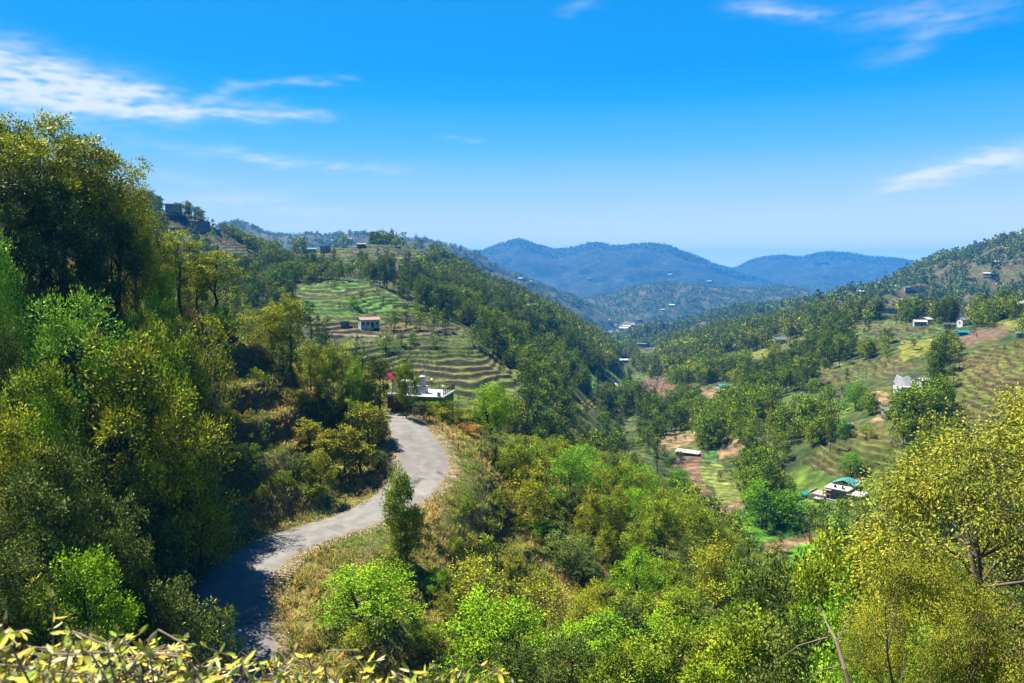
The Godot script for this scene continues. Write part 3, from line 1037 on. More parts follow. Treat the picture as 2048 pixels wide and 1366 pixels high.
func make_tree_kinds() -> void:
	rng.seed = 5
	var olive := [Color(.04, .062, .008), Color(.18, .20, .016), Color(.31, .32, .025)]
	var tall := [Color(.036, .056, .008), Color(.175, .205, .013), Color(.34, .36, .02)]
	var green := [Color(.034, .095, .012), Color(.11, .24, .025), Color(.22, .36, .045)]
	var lime := [Color(.06, .15, .008), Color(.14, .26, .012), Color(.23, .36, .02)]
	var dark := [Color(.026, .046, .017), Color(.051, .080, .026), Color(.102, .123, .043)]
	var silver := [Color(.03, .055, .014), Color(.065, .10, .025), Color(.19, .22, .085)]
	var rusty := [Color(.07, .10, .014), Color(.165, .18, .018), Color(.27, .215, .03)]
	var mixed := [Color(.034, .066, .008), Color(.13, .19, .018), Color(.26, .30, .03)]
	kind("o", "oak_tree", "tree", "olive-yellow leafy oak", "olive-yellow oaks", 4, {"h": 10.0, "cr": 3.9, "cb": 0.14, "lobes": 17, "clumps": 20, "leaves": 32, "leaf": 0.22, "lsize": 0.42, "pal": olive, "bark": BARK, "shape": "dome", "twigs": true})
	kind("y", "tall_oak_tree", "tree", "tall yellow-green oak with bare dark trunk", "tall yellow-green oaks", 5, {"h": 15.0, "cr": 3.3, "cb": 0.4, "lobes": 18, "clumps": 15, "leaves": 30, "leaf": 0.23, "lsize": 0.42, "pal": tall, "bark": DARK_BARK, "shape": "round", "twigs": true, "girth": 0.017})
	kind("g", "leafy_tree", "tree", "fresh green spreading tree", "spreading green trees", 3, {"h": 9.0, "cr": 4.0, "cb": 0.18, "lobes": 15, "clumps": 19, "leaves": 32, "leaf": 0.21, "lsize": 0.42, "pal": green, "bark": BARK, "shape": "dome", "twigs": true})
	kind("b", "lime_tree", "tree", "bright lime-green tree", "lime-green trees", 3, {"h": 8.0, "cr": 3.3, "cb": 0.16, "lobes": 14, "clumps": 22, "leaves": 34, "leaf": 0.18, "lsize": 0.42, "pal": lime, "bark": DARK_BARK, "shape": "dome", "twigs": true, "stems": 2})
	kind("d", "dark_oak_tree", "tree", "dark green evergreen oak", "dark evergreen oaks", 3, {"h": 9.0, "cr": 3.0, "cb": 0.12, "lobes": 14, "clumps": 18, "leaves": 24, "leaf": 0.25, "lsize": 0.42, "pal": dark, "bark": DARK_BARK, "shape": "round", "twigs": true})
	kind("s", "silver_oak_tree", "tree", "grey-green oak with pale glinting leaves", "grey-green oaks", 3, {"h": 9.0, "cr": 4.2, "cb": 0.1, "lobes": 17, "clumps": 20, "leaves": 28, "leaf": 0.23, "lsize": 0.4, "pal": silver, "bark": DARK_BARK, "shape": "dome", "twigs": true})
	kind("r", "young_oak_tree", "tree", "young oak with reddish new leaves", "reddish oaks", 3, {"h": 6.5, "cr": 2.0, "cb": 0.15, "lobes": 12, "clumps": 14, "leaves": 22, "leaf": 0.24, "lsize": 0.46, "pal": rusty, "bark": DARK_BARK, "shape": "column", "twigs": true})
	kind("m", "slope_oak_tree", "tree", "mid-green round-crowned oak", "mid-green oaks", 5, {"h": 8.5, "cr": 3.2, "cb": 0.25, "lobes": 14, "clumps": 20, "leaves": 34, "leaf": 0.23, "lsize": 0.43, "pal": mixed, "bark": BARK, "shape": "round", "twigs": true})
	kind("w", "sparse_tree", "tree", "thin-leaved yellowish tree with visible twigs", "thin yellowish trees", 3, {"h": 7.5, "cr": 3.0, "cb": 0.22, "lobes": 13, "clumps": 13, "leaves": 15, "leaf": 0.24, "lsize": 0.46, "pal": olive, "bark": GREY_BARK, "shape": "round", "twigs": true, "stems": 2})
	kind("p", "brown_pine_tree", "tree", "rust-brown withered pine", "withered pines", 1, {"h": 9.0, "cr": 2.0, "cb": 0.4, "lobes": 11, "clumps": 14, "leaves": 24, "leaf": 0.4, "slim": 0.16, "lsize": 0.45, "pal": [Color(.116, .087, .029), Color(.246, .131, .043), Color(.290, .189, .058)], "bark": DARK_BARK, "shape": "round"})
	kind("u", "leafy_shrub", "shrub", "low green shrub", "low green shrubs", 4, {"h": 2.4, "cr": 1.5, "cb": 0.05, "lobes": 7, "clumps": 10, "leaves": 16, "leaf": 0.2, "lsize": 0.5, "pal": mixed, "bark": DARK_BARK, "shape": "dome", "girth": 0.012, "stems": 2})
	kind("v", "dry_shrub", "shrub", "reddish-brown dry shrub", "reddish dry shrubs", 3, {"h": 1.8, "cr": 1.2, "cb": 0.05, "lobes": 7, "clumps": 9, "leaves": 12, "leaf": 0.18, "lsize": 0.5, "pal": [Color(.10, .10, .02), Color(.20, .14, .045), Color(.24, .20, .07)], "bark": GREY_BARK, "shape": "dome", "girth": 0.012, "stems": 3, "twigs": true})
	kind("h", "rhododendron", "shrub", "glossy dark shrub with orange-red flowers", "rhododendrons", 1, {"h": 5.0, "cr": 2.6, "cb": 0.1, "lobes": 13, "clumps": 12, "leaves": 15, "leaf": 0.34, "slim": 0.3, "up": -0.1, "lsize": 0.42, "pal": [Color(.043, .080, .017), Color(.145, .217, .029), Color(.290, .348, .043)], "bark": DARK_BARK, "shape": "dome", "bloom": Color(.42, .05, .02), "blooms": 1})
	kind("t", "bare_shrub", "shrub", "leafless grey thorny shrub", "leafless thorny shrubs", 1, {"h": 3.4, "cr": 2.8, "cb": 0.05, "lobes": 16, "clumps": 26, "leaves": 3, "leaf": 0.5, "slim": 0.05, "lsize": 0.5, "pal": [Color(.145, .123, .072), Color(.189, .174, .087), Color(.174, .189, .072)], "bark": GREY_BARK, "shape": "dome", "girth": 0.008, "stems": 4, "twigs": true})
	# trees of the farther slopes
	kind("B", "broadleaf_tree", "tree", "round green broadleaf tree", "round green trees", 5, {"h": 9.0, "cr": 3.6, "cb": 0.14, "lobes": 12, "clumps": 9, "leaves": 10, "leaf": 0.55, "lsize": 0.46, "pal": [Color(.042, .08, .010), Color(.10, .155, .018), Color(.22, .26, .03)], "bark": BARK, "shape": "dome", "limbs": false, "sides": 4})
	kind("P", "pine_tree", "tree", "dark tall pine", "dark pines", 4, {"h": 13.0, "cr": 2.6, "cb": 0.3, "lobes": 12, "clumps": 8, "leaves": 10, "leaf": 0.6, "slim": 0.4, "lsize": 0.5, "pal": [Color(.024, .048, .014), Color(.055, .09, .02), Color(.12, .155, .03)], "bark": DARK_BARK, "shape": "round", "limbs": false, "sides": 4, "girth": 0.014})
	kind("Q", "conifer", "tree", "dark pointed conifer", "pointed conifers", 2, {"h": 14.0, "cr": 3.0, "cb": 0.08, "lobes": 16, "clumps": 7, "leaves": 9, "leaf": 0.6, "slim": 0.4, "lsize": 0.4, "pal": [Color(.018, .038, .014), Color(.038, .066, .022), Color(.075, .10, .03)], "bark": DARK_BARK, "shape": "cone", "limbs": false, "sides": 4, "girth": 0.014})
	kind("G", "green_crop_tree", "tree", "large bright green rounded tree", "bright green rounded trees", 2, {"h": 12.0, "cr": 5.6, "cb": 0.08, "lobes": 22, "clumps": 16, "leaves": 16, "leaf": 0.42, "lsize": 0.38, "pal": [Color(.035, .10, .008), Color(.075, .19, .012), Color(.13, .26, .02)], "bark": BARK, "shape": "dome", "limbs": false})

func plant(key: String, variant: int, at: Vector3, tall: float, wide: float, zone: String, uv: Vector2) -> Node3D:
	var k: Dictionary = kinds[key]
	var list: Array = k.meshes
	var m: Array = list[variant % list.size()]
	var o := Node3D.new()
	o.name = numbered(k.name)
	add_child(o)
	o.transform = Transform3D(Basis(Vector3.UP, rng.randf() * TAU).scaled_local(Vector3(wide / (2.0 * m[3]), tall / m[2], wide / (2.0 * m[3]))), at)
	var far_kind: bool = key in ["B", "P", "Q", "G"]
	mesh_node("trunk", m[0], M["bark"], o)
	mesh_node("crown", m[1], M["far_leaf"] if far_kind else M["leaf"], o)
	o.set_meta("category", k.category)
	labelled.append([o, k.look, k.many, zone, uv, tall])
	return o

# bearing, top, distance, width in bearing units, kind
const NEAR := [
	[20, 245, 95, 150, "y"], [-60, 250, 96, 150, "y"], [65, 222, 112, 70, "d"], [100, 252, 92, 140, "y"], [150, 240, 97, 140, "y"], [207, 282, 99, 120, "y"], [250, 308, 102, 110, "y"], [287, 372, 105, 90, "o"], [316, 428, 108, 66, "o"], [55, 330, 88, 120, "d"], [140, 375, 89, 110, "d"], [190, 400, 93, 100, "d"], [245, 430, 99, 90, "d"], [285, 468, 102, 76, "o"], [118, 330, 95, 110, "y"], [230, 350, 103, 100, "y"], [180, 300, 104, 110, "y"], [-20, 330, 100, 120, "y"], [335, 480, 118, 70, "g"],
	[372, 463, 112, 92, "y"], [440, 505, 114, 96, "y"], [405, 520, 118, 60, "m"], [345, 540, 104, 50, "b"], [20, 488, 78, 110, "g"], [-50, 560, 76, 110, "g"],
	[155, 588, 74, 190, "g"], [298, 622, 86, 100, "m"], [330, 598, 92, 92, "b"], [415, 622, 97, 96, "w"], [268, 695, 70, 215, "o"], [398, 850, 75, 140, "o"], [310, 660, 80, 120, "m"], [362, 672, 86, 100, "m"], [425, 700, 86, 84, "w"], [330, 740, 76, 120, "b"], [340, 830, 72, 130, "o"], [380, 960, 74, 120, "o"],
	[80, 730, 66, 120, "m"], [15, 660, 70, 90, "s"], [15, 830, 58, 140, "o"], [110, 868, 58, 150, "s"], [55, 955, 54, 170, "s"], [190, 985, 60, 140, "s"], [95, 810, 64, 110, "b"], [155, 1112, 50, 150, "b"], [232, 1050, 57, 120, "s"], [322, 1160, 56, 140, "s"], [425, 1215, 59, 90, "h"], [55, 1180, 47, 110, "h"], [0, 1080, 48, 140, "s"], [110, 1230, 46, 110, "d"], [250, 930, 66, 130, "s"], [300, 1010, 66, 110, "d"],
	[586, 592, 111, 74, "y"], [552, 612, 114, 62, "o"], [570, 690, 108, 54, "d"], [508, 622, 118, 60, "w"], [625, 690, 113, 64, "o"], [655, 688, 117, 60, "m"], [690, 690, 119, 64, "o"], [672, 762, 105, 58, "d"], [715, 730, 116, 56, "b"], [760, 700, 121, 56, "d"], [730, 740, 116, 44, "r"], [645, 745, 108, 44, "r"],
	[814, 720, 114, 46, "m"], [842, 800, 117, 34, "d"], [748, 762, 116, 34, "d"], [866, 802, 118, 40, "m"], [905, 800, 119, 44, "w"], [886, 815, 114, 34, "r"], [935, 815, 124, 56, "m"],
	[618, 838, 99, 60, "r"], [650, 862, 96, 70, "r"], [688, 852, 97, 66, "r"], [736, 808, 103, 74, "r"], [765, 830, 104, 44, "r"], [705, 800, 105, 64, "m"], [590, 800, 105, 56, "o"], [600, 905, 92, 60, "d"], [640, 905, 91, 64, "o"], [720, 880, 97, 66, "r"], [756, 900, 98, 44, "d"], [440, 830, 96, 66, "o"], [470, 925, 90, 76, "m"],
	[798, 936, 77, 74, "m"], [812, 1015, 76, 66, "m"],
	[936, 866, 117, 52, "p"], [990, 872, 108, 90, "d"], [1062, 965, 96, 96, "o"], [1140, 1075, 89, 128, "s"], [1085, 1075, 94, 60, "b"], [1222, 992, 99, 62, "m"], [1215, 1060, 92, 56, "o"], [1285, 1105, 83, 104, "b"], [1340, 1120, 86, 90, "m"], [728, 1135, 64, 180, "b"], [960, 1110, 73, 130, "w"], [985, 1195, 62, 200, "b"], [1095, 1150, 76, 110, "w"], [1205, 1245, 60, 190, "b"], [1345, 1235, 66, 130, "b"], [1420, 1130, 90, 120, "s"], [1490, 1120, 96, 130, "d"], [740, 1075, 75, 120, "t"], [1040, 1290, 58, 120, "s"], [1180, 1120, 86, 60, "d"], [1370, 1180, 78, 100, "m"], [1460, 1210, 76, 120, "d"],
	[1560, 1120, 50, 190, "s"], [1500, 1230, 46, 170, "m"], [1712, 1085, 46, 150, "m"], [1620, 1215, 40, 170, "s"], [1700, 1190, 40, 170, "g"], [1745, 1045, 52, 110, "s"], [1740, 1270, 32, 170, "g"], [1460, 1330, 46, 150, "b"], [1840, 1180, 36, 180, "g"], [1950, 1280, 22, 260, "g"],
]
# woods filled in between: bearing outline of the stems, spacing, kinds, height span
const FILL := [
	["on the wooded slope right of the road", [935, 800, 1010, 815, 1180, 862, 1350, 935, 1420, 1040, 1560, 1135, 1660, 1230, 1660, 1500, 1120, 1500, 1150, 1270, 1080, 1120, 1040, 1000], 4.6, "mmomgmswdmob", 5.5, 9.0],
	["on the left hillside above the road", [-250, 620, 0, 600, 200, 640, 420, 640, 560, 740, 740, 840, 640, 980, 420, 1120, 300, 1290, 280, 1500, -250, 1500], 6.0, "oobgrmbwo", 3.5, 6.0],
	["below the road's outer edge", [640, 1290, 760, 1190, 900, 1120, 1040, 1140, 1120, 1270, 1120, 1500, 660, 1500], 4.5, "wmbwmr", 2.5, 4.5],
]
const MEADOW := [Vector2(470, 670), Vector2(575, 690), Vector2(620, 790), Vector2(600, 860), Vector2(560, 930), Vector2(420, 950), Vector2(420, 780)]
const SHRUBS := [
	["below the road", [560, 1340, 700, 1180, 820, 1110, 900, 1040, 1000, 980, 1100, 1090, 1120, 1300, 1000, 1500, 560, 1500], 2.5, "uuuuv", 0.9, 2.4],
	["on the left hill", [380, 660, 520, 700, 640, 790, 760, 850, 640, 1000, 450, 1110, 300, 1000, 150, 800, 50, 700], 3.2, "uuvu", 0.8, 2.0],
]

func zone_of(uv: Vector2, r: float) -> String:
	if uv.x < 350 and uv.y < 640: return "in the left skyline stand"
	if uv.x < 480 and uv.y < 640: return "right of the left skyline stand"
	if uv.x < 240 and uv.y > 1120: return "in the bottom left corner"
	if uv.x < 470 and uv.y > 1000: return "at the left hill's foot"
	if uv.x < 240: return "at the photo's left edge"
	if uv.x < 480: return "in the left hillside thicket"
	if uv.x < 640 and uv.y < 800: return "on the grassy spur"
	if uv.x < 790 and r > 110: return "left of the green hotel"
	if uv.x < 790 and uv.y < 1050: return "on the bank above the road"
	if uv.x < 960 and r > 110: return "in front of the green hotel"
	if uv.x < 960 and uv.y < 1130: return "on the road's outer edge"
	if uv.x < 1130 and r > 100: return "below the fenced bend"
	if uv.x < 1130: return "below the road, bottom middle"
	if uv.x > 1400 and r < 60: return "left of the golden oak"
	if uv.x < 1420 and uv.y > 1180: return "around the dry footpath"
	return "above the valley fields"

func make_near_trees() -> void:
	rng.seed = 21
	var stems: Array = []
	var n := 0
	for t in NEAR:
		var at := on_ground(t[0], t[2])
		var top := survey(t[0], t[1], t[2]).y
		var tall := maxf(top - at.y, 2.2)
		var wide: float = t[3] * 1.08 * at.length() / F
		at.y -= 0.15
		plant(t[4], n, at, tall, wide, zone_of(bearing(at + Vector3.UP * tall * 0.4), t[2]), bearing(at + Vector3.UP * tall * 0.5))
		stems.append(Vector3(at.x, wide * 0.28, at.z))
		n += 1
	for set_ in FILL + SHRUBS:
		var o := PackedVector2Array()
		for k in range(0, set_[1].size(), 2):
			o.append(Vector2(set_[1][k], set_[1][k + 1]))
		var small: bool = set_[2] < 3.5
		var count := 0
		for k in 5200:
			var x := rng.randf_range(-110.0, 90.0)
			var z := rng.randf_range(-195.0, -28.0)
			var at := Vector3(x, ground_h(x, z), z)
			var uv := bearing(at)
			if not Geometry2D.is_point_in_polygon(uv, o): continue
			if not small and set_[2] == 6.0 and (Geometry2D.is_point_in_polygon(uv, MEADOW) or Geometry2D.is_point_in_polygon(bearing(at + Vector3.UP * 2.2), MEADOW) or Geometry2D.is_point_in_polygon(bearing(at + Vector3.UP * 4.5), MEADOW)): continue
			var gap := road_gap(x, z) if x < 25.0 else 99.0
			if gap < (1.2 if small else 3.0): continue
			var clear := true
			for s in stems:
				var d: float = Vector2(s.x - x, s.z - z).length()
				if d < (maxf(s.y, set_[2] * 0.8) if not small else minf(s.y * 0.6 + 0.3, set_[2]) ):
					clear = false
					break
			if not clear: continue
			var sky_line := brink(uv.x) + 14.0
			if uv.x > 1000.0 and at.length() < 62.0: continue
			var letters: String = set_[3]
			var key := letters[rng.randi() % letters.length()]
			var tall := rng.randf_range(set_[4], set_[5])
			if gap < 8.0 and not small: tall *= 0.7
			if uv.x > 1000.0:
				while tall > 1.5 and bearing(at + Vector3.UP * tall).y < sky_line: tall *= 0.9
				if bearing(at + Vector3.UP * tall).y < sky_line: continue
				if tall < 3.0 and not small: continue
			var m: Array = kinds[key].meshes[0]
			var wide: float = tall * 2.0 * m[3] / m[2] * rng.randf_range(0.95, 1.25)
			at.y -= 0.1
			plant(key, count, at, tall, wide, set_[0] if small else zone_of(bearing(at + Vector3.UP * tall * 0.4), Vector2(x, z).length()), bearing(at + Vector3.UP * tall * 0.5))
			stems.append(Vector3(x, set_[2] * (0.5 if small else 0.8), z))
			count += 1
			if count > (150 if small else 190): break
		print(set_[0], " ", count)

# ---------------------------------------------------------------- labels of trees
const NTH := ["leftmost", "second from left", "third from left", "fourth from left", "fifth from left", "sixth from left", "seventh from left", "eighth from left", "ninth from left", "tenth from left", "eleventh from left", "twelfth from left"]
const ROWS := ["nearest", "second", "third", "fourth", "fifth", "sixth", "seventh", "eighth", "ninth", "tenth", "eleventh", "twelfth", "thirteenth", "fourteenth", "fifteenth", "sixteenth", "seventeenth", "eighteenth", "nineteenth", "twentieth"]
func label_trees() -> void:
	var sets := {}
	for t in labelled:
		var key: String = t[2] + "|" + t[3]
		if not sets.has(key): sets[key] = []
		sets[key].append(t)
	for key in sets:
		var list: Array = sets[key]
		var n := list.size()
		if n == 1:
			list[0][0].set_meta("label", "%s %s" % [list[0][1], list[0][3]])
			continue
		list.sort_custom(func(a, b): return a[4].y > b[4].y)
		var rows := mini(ceili(n / 11.0), 20)
		for r in rows:
			var row: Array = list.slice(r * n / rows, (r + 1) * n / rows)
			row.sort_custom(func(a, b): return a[4].x < b[4].x)
			for j in row.size():
				var t: Array = row[j]
				var nth: String = "rightmost" if j == row.size() - 1 and j > 0 else NTH[j]
				if rows == 1:
					t[0].set_meta("label", "%s of the %s %s" % [nth, t[2], t[3]])
				else:
					t[0].set_meta("label", "%s, %s row of %s %s" % [nth, "farthest" if r == rows - 1 else ROWS[r], t[2], t[3]])
				t[0].set_meta("group", "%s %s" % [t[2], t[3]])

# ---------------------------------------------------------------- buildings
func facing(at: Vector3) -> float:
	return atan2(-at.x, -at.z)

func gable(st: SurfaceTool, at: Vector3, lx: float, lz: float, rise: float, along_x := true, thick := 0.14) -> void:
	# two thick roof slopes over a rectangle, ridge along x or z
	for s in [-1.0, 1.0]:
		var a: Vector3
		var b: Vector3
		var c: Vector3
		var d: Vector3
		if along_x:
			a = at + Vector3(-lx / 2, 0, s * lz / 2); b = at + Vector3(lx / 2, 0, s * lz / 2)
			c = at + Vector3(lx / 2, rise, 0); d = at + Vector3(-lx / 2, rise, 0)
		else:
			a = at + Vector3(s * lx / 2, 0, -lz / 2); b = at + Vector3(s * lx / 2, 0, lz / 2)
			c = at + Vector3(0, rise, lz / 2); d = at + Vector3(0, rise, -lz / 2)
		var up := Vector3(0, thick, 0)
		var flip: bool = ((b - a).cross(d - a)).y > 0.0
		var top := [a + up, b + up, c + up, d + up]
		var low := [a, b, c, d]
		if flip:
			top = [b + up, a + up, d + up, c + up]
			low = [b, a, d, c]
		quad(st, top[0], top[1], top[2], top[3])
		quad(st, low[3], low[2], low[1], low[0])
		for k in 4:
			var q := (k + 1) % 4
			quad(st, low[k], low[q], top[q], top[k])

func opening(called: String, at: Vector3, w: float, h: float, root: Node3D, turned := 0.0) -> void:
	# at: middle of the opening on the wall's face
	var b := Basis(Vector3.UP, turned)
	var st := st_new()
	for f in [[Vector3(0, h / 2 + .05, .03), Vector3(w + .2, .1, .1)], [Vector3(0, -h / 2 - .05, .05), Vector3(w + .26, .1, .16)], [Vector3(-w / 2 - .05, 0, .03), Vector3(.1, h, .1)], [Vector3(w / 2 + .05, 0, .03), Vector3(.1, h, .1)], [Vector3(0, 0, .02), Vector3(.06, h, .06)]]:
		box(st, at + b * f[0], f[1], turned)
	var fr := part(called, st, "white_wall" if called == "window" else "wood", root)
	block("pane" if called == "window" else "leaf", at + b * Vector3(0, 0, .006), Vector3(w, h, .03), "window" if called == "window" else "door", fr, turned)

var clearings: Array = []      # bearing and reach of what trees must not hide
func keep_clear(at: Vector3, wide: float, high: float) -> void:
	var uv := bearing(at + Vector3.UP * high * 0.5)
	clearings.append(Rect2(uv.x - wide * 0.8 * F / at.length() - 4.0, uv.y - high * F / at.length(), wide * 1.6 * F / at.length() + 8.0, high * 1.6 * F / at.length()))

func house(label: String, at: Vector3, o: Dictionary) -> Node3D:
	var lx: float = o.x
	var lz: float = o.z
	var h: float = o.h
	var r := base(o.get("name", "house"), at, facing(at) + o.get("turn", 0.0))
	tag(r, label, o.get("category", "house"), o.get("group", ""))
	keep_clear(at, lx, h)
	block("wall", Vector3(0, h / 2 - 0.8, 0), Vector3(lx, h + 1.6, lz), o.get("wall", "white_wall"), r)
	var st := st_new()
	match o.get("roof", "gable"):
		"gable":
			gable(st, Vector3(0, h, 0), lx + 0.8, lz + 0.8, lz * 0.24)
			for s in [-1.0, 1.0]:
				var g := st_new()
				var a := Vector3(s * lx / 2, h, -lz / 2)
				var b := Vector3(s * lx / 2, h, lz / 2)
				var c := Vector3(s * lx / 2, h + lz * 0.22, 0)
				for p in ([a, b, c] if s < 0 else [a, c, b]): g.add_vertex(p)
				part("gable_end", g, o.get("wall", "white_wall"), r)
		"shed":
			var a := Vector3(-lx / 2 - .4, h + 0.1, lz / 2 + .5)
			var b := Vector3(lx / 2 + .4, h + 0.1, lz / 2 + .5)
			var c := Vector3(lx / 2 + .4, h + lz * 0.2, -lz / 2 - .4)
			var d := Vector3(-lx / 2 - .4, h + lz * 0.2, -lz / 2 - .4)
			var t := Vector3(0, -.15, 0)
			quad(st, a, d, c, b); quad(st, a + t, b + t, c + t, d + t); quad(st, a + t, a, b, b + t); quad(st, b + t, b, c, c + t); quad(st, d + t, d, a, a + t); quad(st, c + t, c, d, d + t)
			block("upper_wall", Vector3(0, h + lz * 0.05, -lz * 0.3), Vector3(lx - .1, lz * 0.16, lz * 0.38), o.get("wall", "white_wall"), r)
		"flat":
			box(st, Vector3(0, h + 0.1, 0), Vector3(lx + .5, .2, lz + .5))
			for s in [-1.0, 1.0]:
				box(st, Vector3(0, h + 0.38, s * (lz / 2 + .15)), Vector3(lx + .5, .36, .14))
				box(st, Vector3(s * (lx / 2 + .15), h + 0.38, 0), Vector3(.14, .36, lz + .15))
	part("roof", st, o.get("cover", "pale_roof"), r)
	var nw: int = o.get("windows", 2)
	var floors: int = o.get("floors", 1)
	for f in floors:
		var y := h * (f + 0.55) / floors
		for k in nw:
			var x := lx * ((k + 0.5) / nw - 0.5)
			if k == nw / 2 and f == 0:
				opening("door", Vector3(x, minf(1.0, h * .4), lz / 2), minf(1.0, lx * .15), minf(1.9, h * .72), r)
			else:
				opening("window", Vector3(x, y, lz / 2), minf(1.0, lx * .14), minf(1.1, h * .36 / floors), r)
		opening("window", Vector3(-lx / 2, y, 0), minf(1.0, lz * .2), minf(1.1, h * .36 / floors), r, -PI / 2)
	return r

func wall_between(a: Vector3, b: Vector3, h: float, thick: float, label: String, key := "grey_stone") -> void:
	var r := base("retaining_wall", (a + b) / 2, atan2(-(b.z - a.z), b.x - a.x))
	tag(r, label, "wall")
	var long := Vector2(b.x - a.x, b.z - a.z).length()
	block("wall", Vector3(0, h / 2 - 1.5, 0), Vector3(long, h + 3.0, thick), key, r)
	block("coping", Vector3(0, h + 0.12, 0), Vector3(long + .3, .25, thick + .4), "concrete", r)

func path_strip(called: String, pts: Array, half: float, key: String, col: Color, label: String) -> void:
	var p := PackedVector3Array()
	var c := PackedColorArray()
	var nr := 0
	for k in pts.size() - 1:
		for s in 8:
			var t := s / 8.0
			var m: Vector3 = pts[k].cubic_interpolate(pts[k + 1], pts[maxi(k - 1, 0)], pts[mini(k + 2, pts.size() - 1)], t)
			var d: Vector3 = pts[k + 1] - pts[k]
			var sd := Vector3(-d.z, 0, d.x).normalized()
			for q in 5:
				var e := q / 2.0 - 1.0
				var wob := 1.0 + 0.3 * n_fine.get_noise_2d(m.x * 2.0 + e * 9.0, m.z * 2.0)
				p.append(m + sd * e * half * wob + Vector3.UP * (0.22 if absf(e) < 0.9 else -0.5))
				var g := 0.8 + 0.5 * n_fine.get_noise_2d(m.x * 3.0 + e * 20.0, m.z * 3.0)
				c.append(Color(col.r * g, col.g * g, col.b * g))
			nr += 1
	structure(called, sheet_mesh(p, c, 5, nr), key, label)

